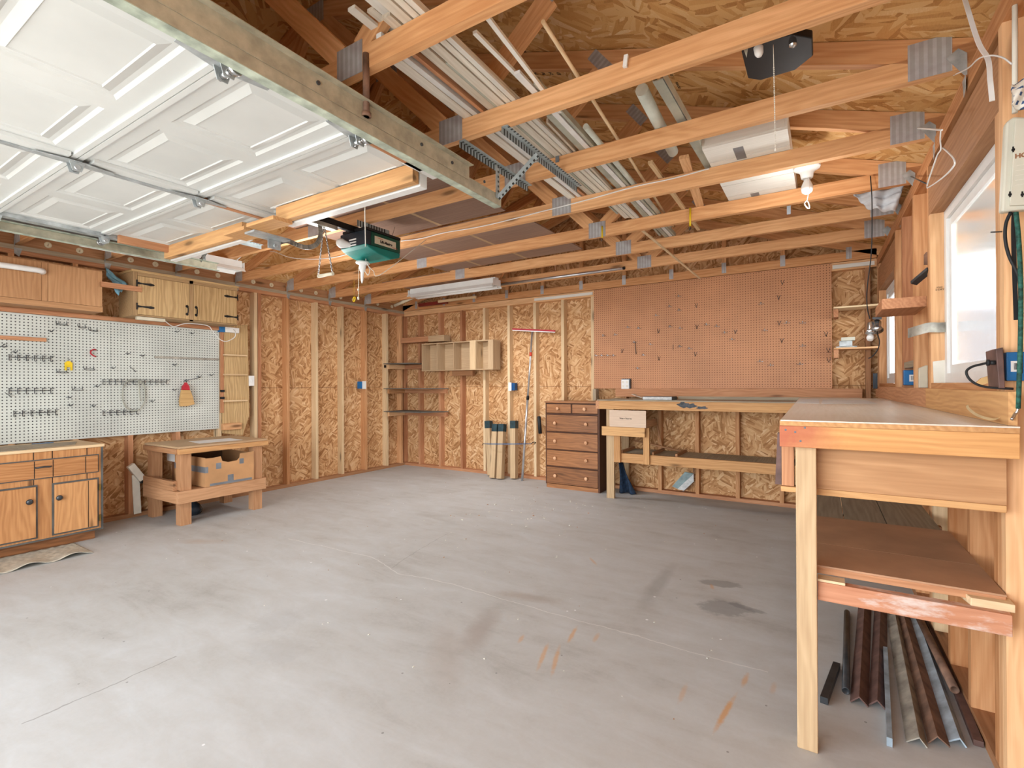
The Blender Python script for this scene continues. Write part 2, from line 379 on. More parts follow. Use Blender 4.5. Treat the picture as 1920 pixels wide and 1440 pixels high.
# ------------------------------------------------------------------ mesh builder
class MB:
    def __init__(s): s.v = []; s.f = []; s.g = []; s.t = []; s.mi = []; s.sm = []
    def _add(s, vs, fs, gs, m=0, smooth=False, tint=None):
        o = len(s.v); tn = random.random() if tint is None else tint
        s.v += [Vector(v) for v in vs]; s.g += [tuple(g) for g in gs]; s.t += [tn]*len(vs)
        for f in fs: s.f.append([i+o for i in f]); s.mi.append(m); s.sm.append(smooth)
        return s
    def box(s, c, size, R=None, g='x', m=0, tint=None, off=None):
        hx, hy, hz = [k/2 for k in size]; c = Vector(c); vs = []; gs = []
        o = off if off is not None else (random.uniform(0, 20), random.uniform(0, 20), random.uniform(0, 20))
        for sx in (-1, 1):
            for sy in (-1, 1):
                for sz in (-1, 1):
                    l = Vector((sx*hx, sy*hy, sz*hz))
                    vs.append(c+(R @ l if R else l))
                    q = {'x': (l.x, l.y, l.z), 'y': (l.y, l.x, l.z), 'z': (l.z, l.x, l.y)}[g]
                    gs.append((q[0]+o[0], q[1]+o[1], q[2]+o[2]))
        fs = [(0, 1, 3, 2), (4, 6, 7, 5), (0, 4, 5, 1), (2, 3, 7, 6), (0, 2, 6, 4), (1, 5, 7, 3)]
        return s._add(vs, fs, gs, m, tint=tint)
    def span(s, lo, hi, g=None, m=0, tint=None):
        lo = Vector(lo); hi = Vector(hi); sz = hi-lo
        sz = Vector((abs(sz.x), abs(sz.y), abs(sz.z)))
        if g is None: g = 'xyz'[max(range(3), key=lambda i: sz[i])]
        return s.box((lo+hi)/2, sz, g=g, m=m, tint=tint)
    def bar(s, p0, p1, w, t, up=(0, 0, 1), m=0, tint=None):
        p0 = Vector(p0); p1 = Vector(p1); x = (p1-p0); L = x.length; x.normalize()
        u = Vector(up); y = u.cross(x)
        if y.length < 1e-4: y = Vector((0, 1, 0)).cross(x)
        y.normalize(); z = x.cross(y)
        R = Matrix((x, y, z)).transposed()
        return s.box((p0+p1)/2, (L, w, t), R=R, g='x', m=m, tint=tint)
    def prism(s, poly, o, u, v, depth, m=0, tint=None, gdir='u'):
        """polygon (list of (a,b)) in the plane o+a*u+b*v, extruded by depth along u x v"""
        o = Vector(o); u = Vector(u).normalized(); v = Vector(v).normalized(); n = u.cross(v).normalized()
        k = len(poly); r = (random.uniform(0, 20), random.uniform(0, 20), random.uniform(0, 20))
        vs = []; gs = []
        for dd in (0, depth):
            for (a, b) in poly:
                vs.append(o+u*a+v*b+n*dd)
                gs.append((a+r[0], b+r[1], dd+r[2]) if gdir == 'u' else (b+r[0], a+r[1], dd+r[2]))
        fs = [list(range(k))[::-1], list(range(k, 2*k))]+[(i, (i+1) % k, k+(i+1) % k, k+i) for i in range(k)]
        return s._add(vs, fs, gs, m, tint=tint)
    def tube(s, pts, r, seg=8, m=0, smooth=True, cap=True, radii=None):
        pts = [Vector(p) for p in pts]; n = len(pts); vs = []; gs = []; L = 0
        t0 = (pts[1]-pts[0]).normalized(); a = Vector((0, 0, 1)) if abs(t0.z) < .9 else Vector((1, 0, 0))
        nrm = t0.cross(a).normalized()
        for i, p in enumerate(pts):
            t = (pts[min(i+1, n-1)]-pts[max(i-1, 0)]).normalized()
            nrm = (nrm-t*nrm.dot(t)).normalized(); b = t.cross(nrm)
            if i: L += (p-pts[i-1]).length
            rr = radii[i] if radii else r
            for k in range(seg):
                an = 2*PI*k/seg
                vs.append(p+(nrm*math.cos(an)+b*math.sin(an))*rr); gs.append((L, math.cos(an)*rr, math.sin(an)*rr))
        fs = []
        for i in range(n-1):
            for k in range(seg):
                k2 = (k+1) % seg
                fs.append((i*seg+k, i*seg+k2, (i+1)*seg+k2, (i+1)*seg+k))
        s._add(vs, fs, gs, m, smooth)
        if cap:
            o = len(s.v)-n*seg
            s.f.append([o+k for k in range(seg)][::-1]); s.mi.append(m); s.sm.append(False)
            s.f.append([o+(n-1)*seg+k for k in range(seg)]); s.mi.append(m); s.sm.append(False)
        return s
    def cyl(s, p0, p1, r, r2=None, seg=16, m=0, cap=True):
        return s.tube([p0, p1], r, seg, m, True, cap, radii=[r, r if r2 is None else r2])
    def lathe(s, prof, c, axis=(0, 0, 1), seg=20, m=0):
        """prof: list of (radius, height along axis)"""
        c = Vector(c); ax = Vector(axis).normalized()
        return s.tube([c+ax*h for (_, h) in _fix(prof)], 0, seg, m, True, True, radii=[max(r, 1e-4) for (r, _) in _fix(prof)])
    def sheet(s, fn, nu, nv, m=0, thick=0.0):
        """surface fn(a,b), a,b in 0..1; closed with a given thickness along z when thick"""
        vs = []; gs = []
        lay = (0, 1) if thick else (0,)
        for L in lay:
            for i in range(nu+1):
                for j in range(nv+1):
                    p = Vector(fn(i/nu, j/nv)); 
                    if L: p = p-Vector(s_n)*thick if (s_n := getattr(s, 'n', (0, 0, 1))) else p
                    vs.append(p); gs.append((p.x+p.y*.3, p.y, p.z))
        fs = []; w = nv+1; N = (nu+1)*w
        for L in lay:
            for i in range(nu):
                for j in range(nv):
                    q = [i*w+j, (i+1)*w+j, (i+1)*w+j+1, i*w+j+1]
                    fs.append([L*N+k for k in (q if not L else q[::-1])])
        if thick:
            rim = [(i, 0) for i in range(nu)]+[(nu, j) for j in range(nv)]+[(i, nv) for i in range(nu, 0, -1)]+[(0, j) for j in range(nv, 0, -1)]
            for a, b in zip(rim, rim[1:]+rim[:1]):
                ia = a[0]*w+a[1]; ib = b[0]*w+b[1]
                fs.append((ia, N+ia, N+ib, ib))
        return s._add(vs, fs, gs, m, True)
    def build(s, name, mats, parent=None, bev=0.0, loc=None):
        me = bpy.data.meshes.new(name)
        org = Vector(loc) if loc is not None else (wloc(parent) if parent is not None else Vector((0, 0, 0)))
        me.from_pydata([tuple(v-org) for v in s.v], [], s.f)
        if not isinstance(mats, (list, tuple)): mats = [mats]
        for k in mats: me.materials.append(M[k] if isinstance(k, str) else k)
        me.polygons.foreach_set('material_index', s.mi); me.polygons.foreach_set('use_smooth', s.sm)
        a = me.attributes.new('gc', 'FLOAT_VECTOR', 'POINT'); a.data.foreach_set('vector', [x for g in s.g for x in g])
        a = me.attributes.new('tint', 'FLOAT', 'POINT'); a.data.foreach_set('value', s.t)
        me.update()
        o = bpy.data.objects.new(name, me); COL.objects.link(o)
        if parent is not None:
            o.parent = parent; o.location = org-wloc(parent)
        else: o.location = org
        if bev:
            md = o.modifiers.new('bevel', 'BEVEL'); md.width = bev; md.segments = 2; md.limit_method = 'ANGLE'; md.angle_limit = .7
        return o
def _fix(prof): return prof
def wloc(o):
    v = Vector((0, 0, 0))
    while o is not None: v = v+o.location; o = o.parent
    return v
def thing(name, label, cat, loc=(0, 0, 0), group=None):
    o = bpy.data.objects.new(name, None); o.empty_display_size = .05; COL.objects.link(o); o.location = loc
    o['label'] = label; o['category'] = cat
    if group: o['group'] = group
    return o
def tag(o, label, cat, group=None):
    o['label'] = label; o['category'] = cat
    if group: o['group'] = group
    return o
def struct(o, label=None):
    o['kind'] = 'structure'
    if label: o['label'] = label
    return o
def sub(o, label): o['label'] = label; return o
def kids(o): return [c for c in COL.objects if c.parent is o]
def dup(root, loc, label=None, group=None):
    r = root.copy(); COL.objects.link(r); r.location = loc
    if label: r['label'] = label
    if group: r['group'] = group
    for c in kids(root):
        d = c.copy(); COL.objects.link(d); d.parent = r
        for e in kids(c):
            h = e.copy(); COL.objects.link(h); h.parent = d
    return r
def text(name, s, size, o, u, v, mat, parent, depth=.0006, bold=0.0, align='LEFT'):
    cu = bpy.data.curves.new(name, 'FONT'); cu.body = s; cu.size = size; cu.extrude = depth/2; cu.align_x = align; cu.offset = bold
    tmp = bpy.data.objects.new(name+'_src', cu); COL.objects.link(tmp)
    dg = bpy.context.evaluated_depsgraph_get(); dg.update()
    me = bpy.data.meshes.new_from_object(tmp.evaluated_get(dg))
    bpy.data.objects.remove(tmp); bpy.data.curves.remove(cu)
    u = Vector(u).normalized(); v = Vector(v).normalized(); n = u.cross(v); o = Vector(o)
    org = wloc(parent) if parent is not None else Vector((0, 0, 0))
    for w in me.vertices: w.co = o+u*w.co.x+v*w.co.y+n*w.co.z-org
    me.materials.clear(); me.materials.append(M[mat])
    ob = bpy.data.objects.new(name, me); COL.objects.link(ob)
    if parent is not None: ob.parent = parent
    return ob
def B(): return MB()
def arc(c, r, a0, a1, n, u, v):
    c = Vector(c); u = Vector(u); v = Vector(v)
    return [c+u*(r*math.cos(a0+(a1-a0)*i/n))+v*(r*math.sin(a0+(a1-a0)*i/n)) for i in range(n+1)]
def curve(pts, n=8):
    """Catmull-Rom through the points"""
    P = [Vector(p) for p in pts]; P = [P[0]*2-P[1]]+P+[P[-1]*2-P[-2]]; out = []
    for i in range(1, len(P)-2):
        for k in range(n):
            t = k/n; a, b, c, d = P[i-1:i+3]
            out.append(.5*((2*b)+(c-a)*t+(2*a-5*b+4*c-d)*t*t+(3*b-a-3*c+d)*t**3))
    out.append(P[-2]); return out
# ================================================================== setting
def wslab(mb, lo, hi, plane, m=0):
    lo = Vector(lo); hi = Vector(hi); c = (lo+hi)/2; h = (hi-lo)/2; vs = []; gs = []
    for sx in (-1, 1):
        for sy in (-1, 1):
            for sz in (-1, 1):
                p = c+Vector((sx*h.x, sy*h.y, sz*h.z)); vs.append(p)
                gs.append({'x': (p.y, p.z, p.x*.3), 'y': (p.x+40, p.z, p.y*.3), 'z': (p.x, p.y, p.z)}[plane])
    mb._add(vs, [(0, 1, 3, 2), (4, 6, 7, 5), (0, 4, 5, 1), (2, 3, 7, 6), (0, 2, 6, 4), (1, 5, 7, 3)], gs, m)

XO = XL-SD            # inner face of the left sheathing
YO = YB+SD            # inner face of the back sheathing
YF = -.62             # inner face of the front wall
mb = B(); wslab(mb, (XO-.15, YF-.12, -.12), (XR(YF)+SD+.15, YO+.02, 0), 'z'); struct(mb.build('floor', 'floor'), 'grey stained concrete garage floor')
mb = B(); wslab(mb, (-16, -22, -.16), (16, YF-.12, -.02), 'z')
wslab(mb, (XR(0)+SD+.16, YF-.12, -.16), (16, 16, -.02), 'z')
struct(mb.build('driveway', 'ground'))

def zs(x):            # underside of the roof sheathing
    return 3.505-.333*abs(x-RIDGE)

# ---- left wall
mb = B(); wslab(mb, (XO-.012, YF, 0), (XO, YO, 2.39), 'x')
wl = struct(mb.build('wall_left', 'osb_wall'), 'left wall of bare fir studs over OSB sheathing')
stud_y = [5.298-.4064*k for k in range(14)]+[3.312, 5.60]
for y in stud_y:
    if y < YF+.05: continue
    mat = 'fir_red' if (abs(y-3.312) < .01 or 1.9 < y < 2.5) else random.choice(['fir', 'fir', 'fir_pale'])
    B().span((XO, y-.019, .038), (XL, y+.019, 2.314), tint=random.random()).build('stud', mat, wl)
mb = B().span((XO, YF, 0), (XL, YB-.005, .038)); mb.build('sole_plate', 'fir_dark', wl)
mb = B().span((XO, YF, 2.314), (XL, YB-.005, 2.351)); mb.build('top_plate', 'fir_red', wl)
mb = B().span((XO, YF, 2.3515), (XL+.002, YB-.005, 2.389)); sub(mb.build('top_plate', 'greywood', wl), 'upper plate with grey paint smears')
# ---- back wall with gable
mb = B(); wslab(mb, (XO-.012, YO, 0), (XR(YO)+SD+.012, YO+.012, 2.39), 'y')
xa, xb = XO-.3, XR(YO)+SD+.3
o = len(mb.v)
pts = [(xa, 2.39), (xb, 2.39), (xb, zs(xb)), (RIDGE, zs(RIDGE)), (xa, zs(xa))]
mb._add([(x, YO, z) for x, z in pts]+[(x, YO+.012, z) for x, z in pts], [(0, 1, 2, 3, 4), (9, 8, 7, 6, 5)]+[(i, 5+i, 5+(i+1) % 5, (i+1) % 5) for i in range(5)], [(x+40, z, 0) for x, z in pts]*2)
wb = struct(mb.build('wall_back', 'osb_wall'), 'back wall of bare fir studs over OSB sheathing')
for k in range(15):
    x = -5.237+.406*k
    if x > .35: continue
    mat = {0: 'fir_red', 1: 'fir_red', 2: 'fir_pale'}.get(k, random.choice(['fir', 'fir', 'fir_pale']))
    if k in (1, 2): mat = 'fir_red'
    B().span((x-.019, YB, .038), (x+.019, YO, 2.314)).build('stud', mat, wb)
B().span((-5.6, YB, .038), (-5.562, YO, 2.314)).build('stud', 'fir_red', wb)
B().span((.33, YB, .038), (.368, YO, 2.314)).build('stud', 'fir_dark', wb)
B().span((XL, YB, 0), (XR(YB), YO, .038)).build('sole_plate', 'fir_red', wb)
B().span((XL, YB, 2.314), (XR(YB), YO, 2.351)).build('top_plate', 'fir', wb)
B().span((XL, YB-.002, 2.3515), (XR(YB), YO, 2.389)).build('top_plate', 'fir', wb)
# ---- right wall (slightly out of square), two window openings
def rbar(y0, y1, z0, z1, d0=0.0, d1=SD):
    """box standing in the right wall between the depths d0..d1 behind the stud face"""
    mbx = B(); vs = []; gs = []; r = (random.uniform(0, 20), random.uniform(0, 20), random.uniform(0, 20))
    for y in (y0, y1):
        for d in (d0, d1):
            for z in (z0, z1):
                vs.append((XR(y)+d, y, z)); gs.append((z+r[0], y+r[1], d+r[2]) if (z1-z0) > abs(y1-y0) else (y+r[0], z+r[1], d+r[2]))
    return mbx._add(vs, [(0, 2, 3, 1), (4, 5, 7, 6), (0, 4, 6, 2), (1, 3, 7, 5), (0, 1, 5, 4), (2, 6, 7, 3)], gs)
W1 = (2.12, 3.16); W2 = (4.48, 5.50); WZ = (1.235, 2.065)
mb = B()
for (a, b, z0, z1) in ((YF, W1[0], 0, 2.39), (W1[0], W1[1], 0, WZ[0]), (W1[0], W1[1], WZ[1], 2.39), (W1[1], W2[0], 0, 2.39), (W2[0], W2[1], 0, WZ[0]), (W2[0], W2[1], WZ[1], 2.39), (W2[1], YO, 0, 2.39)):
    t = rbar(a, b, z0, z1, SD, SD+.012)
    vs = t.v; mb._add(vs, t.f, [(v.y, v.z, v.x*.3) for v in vs])
wr = struct(mb.build('wall_right', 'osb_wall'), 'right wall of bare studs with two windows')
def rpart(name, mat, *a, **k): return rbar(*a, **k).build(name, mat, wr)
for y in (.04, .45, .85, 1.25, 1.655):
    rpart('stud', random.choice(['fir', 'fir_pale']), y-.019, y+.019, .038, 2.314)
for y in (2.101, 2.062, 3.179, 3.218, 4.46, 4.42, 5.519, 5.558):
    rpart('stud', 'fir', y-.019, y+.019, .038, 2.314 if y in (2.062, 3.218, 4.42, 5.558) else WZ[1])
for y in (3.66, 4.10, 5.62):
    rpart('stud', 'fir_red' if y == 4.10 else 'fir', y-.019, y+.019, .038, 2.314)
for (a, b) in (W1, W2):
    for f in (.0, .33, .66, 1.0):
        y = a+.02+(b-a-.04)*f
        rpart('cripple_stud', random.choice(['fir_pale', 'fir']), y-.019, y+.019, .038, 1.197)
    rpart('sill_plate', 'fir', a+.001, b-.001, 1.197, 1.235)
    rpart('header', 'fir_dark', a-.04, b+.04, WZ[1], 2.27)
rpart('sole_plate', 'fir_dark', YF, YB-.001, 0, .038)
rpart('top_plate', 'fir', YF, YB-.001, 2.314, 2.351)
rpart('top_plate', 'fir', YF, YB-.001, 2.3515, 2.389)
# ---- front wall: wide door opening behind the camera
mb = B()
for (x0, x1, z0, z1) in ((XO, -4.35, 0, 2.39), (.16, XR(YF)+SD, 0, 2.39), (-4.35, .16, 2.22, 2.39)):
    wslab(mb, (x0, YF-.012, z0), (x1, YF, z1), 'y')
mb._add([(x, YF-.012, z) for x, z in pts]+[(x, YF, z) for x, z in pts], [(0, 1, 2, 3, 4), (9, 8, 7, 6, 5)]+[(i, 5+i, 5+(i+1) % 5, (i+1) % 5) for i in range(5)], [(x+40, z, 0) for x, z in pts]*2)
struct(mb.build('wall_front', 'osb_wall'))
# ---- roof sheathing
mb = B()
for sgn in (1, -1):
    xe = RIDGE+sgn*3.55; Lq = 3.55/math.cos(math.atan(.333))
    n = Vector((sgn*.333, 0, 1)).normalized()
    a0 = Vector((RIDGE, 0, 3.505)); a1 = Vector((xe, 0, 3.505-.333*3.55))
    vs = []; gs = []
    for (p, l) in ((a0, 0), (a1, Lq)):
        for y in (-1.3, 6.1):
            for d in (0, .012):
                vs.append(p+Vector((0, y, 0))+n*d); gs.append((y+sgn*30, l+50, d))
    mb._add(vs, [(0, 2, 3, 1), (4, 5, 7, 6), (0, 4, 6, 2), (1, 3, 7, 5), (0, 1, 5, 4), (2, 6, 7, 3)], gs)
cl = struct(mb.build('ceiling', 'osb_roof'), 'underside of the OSB roof sheathing')
# stamped grade marks on the roof sheathing
def roofpt(px, py):
    d = (at(px, py, Z=3)-CPOS); lo, hi = .1, 12.0
    for _ in range(60):
        mid = (lo+hi)/2; p = CPOS+d.normalized()*mid
        if p.z < zs(p.x): lo = mid
        else: hi = mid
    return CPOS+d.normalized()*lo
rs = Vector((1, 0, -.333)).normalized()
for (px, py, L, sz) in ((1010, 140, ['APA', 'RATED SHEATHING', '24/16', 'EXPOSURE 1'], .05), (1250, 112+30, ['SIZED FOR', 'SPACING'], .035), (1255, 165, ['EXPOSURE 1', 'THIS SIDE', 'DOWN'], .03), (975, 100, ['APA', '000'], .05)):
    p = roofpt(px, py)
    for i, s in enumerate(L):
        text('grade_stamp', s, sz*(1.0 if i == 0 else .7), p+rs*(.055*i*sz/.05)-Vector((0, 0, .003)), (0, -1, 0), tuple(-rs), 'ink', cl)

# ---- roof trusses
def zt_top(x): return zs(x)-.003
tr = thing('roof_truss', 'x', 'roof truss', (RIDGE, 0, ZC), 'roof trusses')
xa, xb = XO-.0, XR(3)+SD
T = .038
B().span((xa, 0, ZC), (xb, T, ZC+.089)).build('bottom_chord', 'truss', tr)
for sgn in (1, -1):
    x0 = RIDGE; x1 = RIDGE+sgn*3.45
    n = Vector((sgn*.333, 0, 1)).normalized()
    p0 = Vector((x0, T/2, zt_top(x0)))-n*.0445+Vector((0, 0, -.002)); p1 = Vector((x1, T/2, zt_top(x1)))-n*.0445
    B().bar(p0, p1, T, .089, up=n).build('top_chord', 'truss', tr)
bl, br = -3.345, -1.505
zb = ZC+.045
def chordmid(x): return zs(x)-.055
for (xA, zA, xB_, zB) in ((br-.06, zb+.05, RIDGE+.07, chordmid(RIDGE)-.06), (bl+.06, zb+.05, RIDGE-.07, chordmid(RIDGE)-.06), (br+.05, zb+.05, -.98, chordmid(-.98)-.05), (bl-.05, zb+.05, -4.1, chordmid(-4.1)-.05)):
    B().bar((xA, T/2, zA), (xB_, T/2, zB), T-.003, .089, up=(0, 0, 1)).build('web', 'truss', tr)
def tplate(cx, cz, w, h, ang=0.0):
    R = Matrix.Rotation(ang, 3, 'Y')
    B().box((cx, -.0012, cz), (w, .002, h), R=R).build('truss_plate', 'plate', tr)
tplate(bl, zb+.012, .125, .12); tplate(br, zb+.012, .14, .12)
tplate(.345, ZC+.07, .13, .14); tplate(-5.47, ZC+.07, .13, .14)
tplate(-.98, chordmid(-.98)-.012, .15, .06, .9); tplate(-4.1, chordmid(-4.1)-.012, .15, .06, -.9)
tplate(RIDGE, chordmid(RIDGE)-.03, .2, .12)
for (x, sg) in ((XR(3)+.0, 1), (XL, -1)):
    mb = B()
    yy = -.0025
    k = -sg
    mb.prism([(k*.055, .05), (k*.02, .075), (-k*.004, .05), (-k*.004, -.03), (k*.004, -.03)], (x+sg*.0, yy, ZC), (1, 0, 0), (0, 0, 1), .0015)
    mb.prism([(-.0, -.03), (-.0, -.075), (.03, -.1), (.05, -.03)], (x+sg*-.0012, -.004, ZC), (0, 1, 0), (0, 0, 1), .0012)
    mb.build('hurricane_tie', 'galv', tr)
trY = [.65, 1.255, 1.852, 2.435, 3.035, 3.66, 4.265, 4.868]
TL = ['roof truss nearest the camera, crossing the top of the view',
      'second roof truss from the camera, with the track hanger rod beside it',
      'third roof truss from the camera, holding the near end of the moulding stack',
      'fourth roof truss from the camera, right above the green garage door opener',
      'fifth roof truss from the camera, with a white cable stapled along its chord',
      'sixth roof truss from the camera, just behind the bare light bulb',
      'seventh roof truss from the camera, just in front of the long white shop light',
      'last open roof truss before the gable wall, with a metal tube along its chord']
for i, y in enumerate(trY):
    if i == 0: r0 = tr
    else: dup(tr, (RIDGE, y, ZC), TL[i])
tr.location = (RIDGE, trY[0], ZC); tr['label'] = TL[0]
# gable truss on the back wall: vertical studs
g = thing('gable_truss', 'gable end truss with short upright studs standing on the back wall', 'roof truss', (RIDGE, YB+.005, ZC), 'roof trusses')
yy = YB+.005
B().span((xa, yy, ZC), (XR(YB), yy+T, ZC+.089)).build('bottom_chord', 'truss', g)
for sgn in (1, -1):
    x1 = RIDGE+sgn*3.4; n = Vector((sgn*.333, 0, 1)).normalized()
    B().bar(Vector((RIDGE, yy+T/2, zt_top(RIDGE)-.002))-n*.0445, Vector((x1, yy+T/2, zt_top(x1)))-n*.0445, T, .089, up=n).build('top_chord', 'truss', g)
for k in range(-5, 6):
    x = RIDGE+.55*k
    zz = zs(x)-.1
    if zz > ZC+.12: B().span((x-.02, yy+.002, ZC+.089), (x+.02, yy+T-.002, zz)).build('web', 'truss', g)
    B().box((x, yy-.001, ZC+.075), (.045, .002, .11)).build('truss_plate', 'plate', g)

# ---- blocking between the trusses over both side walls
ys = [-.0]+trY+[YB]
k = 0
for a, b in zip(ys[:-1], ys[1:]):
    if a < .5: a = .1
    lab = 'blocking board with round screened vents above the left wall, bay %s' % ['over the left frame edge', 'over the brown cabinet', 'over the brown cabinet end', 'over the oak cabinet', 'over the oak cabinet end', 'beside the tall studs', 'past the hanging chains', 'at the back corner', ''][min(k, 8)]
    bt = thing('eave_block', lab, 'blocking board', (XL-.05, a+.04, 2.391), 'vented blocking boards')
    y0, y1 = a+T+.001, b-.001
    B().span((XL-.068, y0, 2.391), (XL-.03, y1, 2.496)).build('board', 'fir_dark', bt)
    nv = 2 if (y1-y0) > .3 else 1
    for j in range(nv):
        yv = y0+(y1-y0)*((j+.5)/nv+(.06 if j == 0 else -.06))
        B().lathe([(.026, 0), (.026, .004), (.02, .006), (.0, .005)], (XL-.031, yv, 2.441), (1, 0, 0), 16).build('vent_disc', 'vent', bt)
    k += 1
for a, b in zip(ys[:-1], ys[1:]):
    y0, y1 = a+T+.001, b-.001
    if y1 > y0: struct(rbar(y0, y1, 2.391, 2.50, .05, .088).build('trim_1', 'fir_dark'))

# ---- windows
def window(name, w, label):
    y0, y1 = w; z0, z1 = WZ
    d0, d1 = .052, .088
    mb = B()
    for (a, b, p, q) in ((y0+.001, y0+.045, z0+.001, z1-.001), (y1-.045, y1-.001, z0+.001, z1-.001), (y0+.045, y1-.045, z0+.001, z0+.045), (y0+.045, y1-.045, z1-.045, z1-.001)):
        t = rbar(a, b, p, q, d0, d1); mb._add(t.v, t.f, t.g)
    wn = struct(mb.build(name, 'white'), label)
    mb = B()
    ym = (y0+y1)/2
    for (a, b, p, q) in ((y0+.046, y0+.085, z0+.046, z1-.046), (y1-.085, y1-.046, z0+.046, z1-.046), (y0+.085, y1-.085, z0+.046, z0+.085), (y0+.085, y1-.085, z1-.085, z1-.046)):
        t = rbar(a, b, p, q, d0+.012, d1-.008); mb._add(t.v, t.f, t.g)
    mb.build('sash', 'white', wn)
    rbar(y0+.084, y1-.084, z0+.084, z1-.084, d0+.02, d0+.024).build('pane', 'glass', wn)
    return wn
window('window_1', W1, 'white vinyl window near the camera in the right wall')
window('window_2', W2, 'white vinyl window near the back corner of the right wall')
# wooden backing seen around the near pane
# ---- outside the windows: neighbour's fence and a white patio roof
fz = thing('yard_fence', 'pale grey board fence seen through the near window', 'fence', (2.6, 6.6, -.02))
for k in range(24):
    x = .74+.17*k
    B().span((x, 6.60, -.02), (x+.165, 6.62, 2.02), g='z').build('fence_board', 'fence', fz)
B().span((.74, 6.62, 1.3), (4.8, 6.66, 1.39)).build('fence_rail', 'fence', fz)
pr = thing('patio_roof', 'white ribbed patio roof seen through the near window', 'patio roof', (1.8, 4.4, 2.5))
mb = B()
for k in range(12):
    y = 2.6+.3*k
    mb.span((1.04, y, 2.43), (2.9, y+.29, 2.46)); mb.span((1.04, y+.29, 2.41), (2.9, y+.30, 2.46))
mb.build('roof_panel', 'patio', pr)
B().span((2.8, 2.6, 2.29), (2.9, 6.2, 2.41)).build('beam', 'patio', pr)
for y in (2.7, 6.1): B().span((2.8, y, -.02), (2.9, y+.1, 2.29)).build('post', 'patio', pr)

mb = B(); wslab(mb, (XR(0)+SD+.04, -1.2, 2.335), (1.0, 6.0, 2.345), 'z'); struct(mb.build('trim_2', 'patio'), 'pale soffit under the right eave')
# ================================================================== overhead garage door
DZ = 2.245
dX0, dX1 = -4.05, -1.515
seams = [-.77, -.235, .30, .825, 1.335, 1.80]
gd = struct(thing('door_1', 'white sectional garage door raised flat under the trusses', 'garage door', (-2.78, .5, DZ)))
del gd['category']
xc = -2.785
def section(y0, y1):
    mb = B(); z0 = DZ; z1 = DZ+.042
    y0 += .002; y1 -= .002
    half = [(dX0+.0, xc-.03), (xc+.03, dX1-.0)]
    xs = [dX0]; cells = []
    for (a, b) in ((dX0+.09, xc-.07), (xc+.07, dX1-.09)):
        wd = (b-a-.10)/2
        for k in range(2):
            p = a+k*(wd+.10); xs += [p, p+wd]; cells.append((p, p+wd))
    xs.append(dX1); ysb = [y0, y0+.085, y1-.085, y1]
    def quad(P, m=0):
        gs = [(p[0], p[1], p[2]) for p in P]; mb._add(P, [(0, 1, 2, 3)], gs, m)
    for i in range(len(xs)-1):
        for j in range(3):
            x0, x1, a, b = xs[i], xs[i+1], ysb[j], ysb[j+1]
            if j == 1 and any(abs(x0-c[0]) < 1e-6 for c in cells):
                rings = [(0, 0), (.012, .008), (.028, .008), (.058, -.002), (.062, .002)]
                for (i0, h0), (i1, h1) in zip(rings[:-1], rings[1:]):
                    A = [(x0+i0, a+i0, z0+h0), (x1-i0, a+i0, z0+h0), (x1-i0, b-i0, z0+h0), (x0+i0, b-i0, z0+h0)]
                    C = [(x0+i1, a+i1, z0+h1), (x1-i1, a+i1, z0+h1), (x1-i1, b-i1, z0+h1), (x0+i1, b-i1, z0+h1)]
                    for k in range(4): quad([A[k], C[k], C[(k+1) % 4], A[(k+1) % 4]][::1])
                quad(C[::-1])
            else: quad([(x0, a, z0), (x0, b, z0), (x1, b, z0), (x1, a, z0)])
    # rim and back
    P = [(dX0, y0), (dX1, y0), (dX1, y1), (dX0, y1)]
    for k in range(4):
        (ax, ay), (bx, by) = P[k], P[(k+1) % 4]
        quad([(ax, ay, z0), (bx, by, z0), (bx, by, z1), (ax, ay, z1)])
    quad([(x, y, z1) for x, y in P])
    # folded lip along both long edges
    mb.span((dX0, y0, z0-.012), (dX1, y0+.02, z0)); mb.span((dX0, y1-.02, z0-.012), (dX1, y1, z0))
    return mb.build('door_panel', 'doorwhite', gd)
for a, b in zip(seams[:-1], seams[1:]): section(a, b)
# stiles: centre and both ends
for a, b in zip(seams[:-1], seams[1:]):
    last = b == seams[-1]
    B().span((xc-.012, a+.05, DZ-.016), (xc+.055, b-.03, DZ-.0005)).build('centre_stile', 'doorwhite', gd)
    mb = B().span((xc-.042, a+.03, DZ-.022), (xc-.014, b-.03, DZ-.0005))
    if last: mb.build('wood_strip', 'fir_red', gd)
    else: sub(mb.build('centre_strut', 'galv', gd), 'galvanised centre strut')
    for x0, x1 in ((dX0-.004, dX0+.055), (dX1-.03, dX1+.004)):
        B().span((x0, a+.003, DZ-.022), (x1, b-.003, DZ-.0005)).build('end_stile', 'galv' if x0 < -3 else 'doorwhite', gd)
B().span((dX0+.06, 1.40, DZ-.05), (dX0+.09, 1.70, DZ-.0005)).build('wood_strip', 'fir_red', gd)
B().span((dX1-.05, 1.36, DZ-.03), (dX1-.03, 1.70, DZ-.0005)).build('wood_strip', 'fir_red', gd)
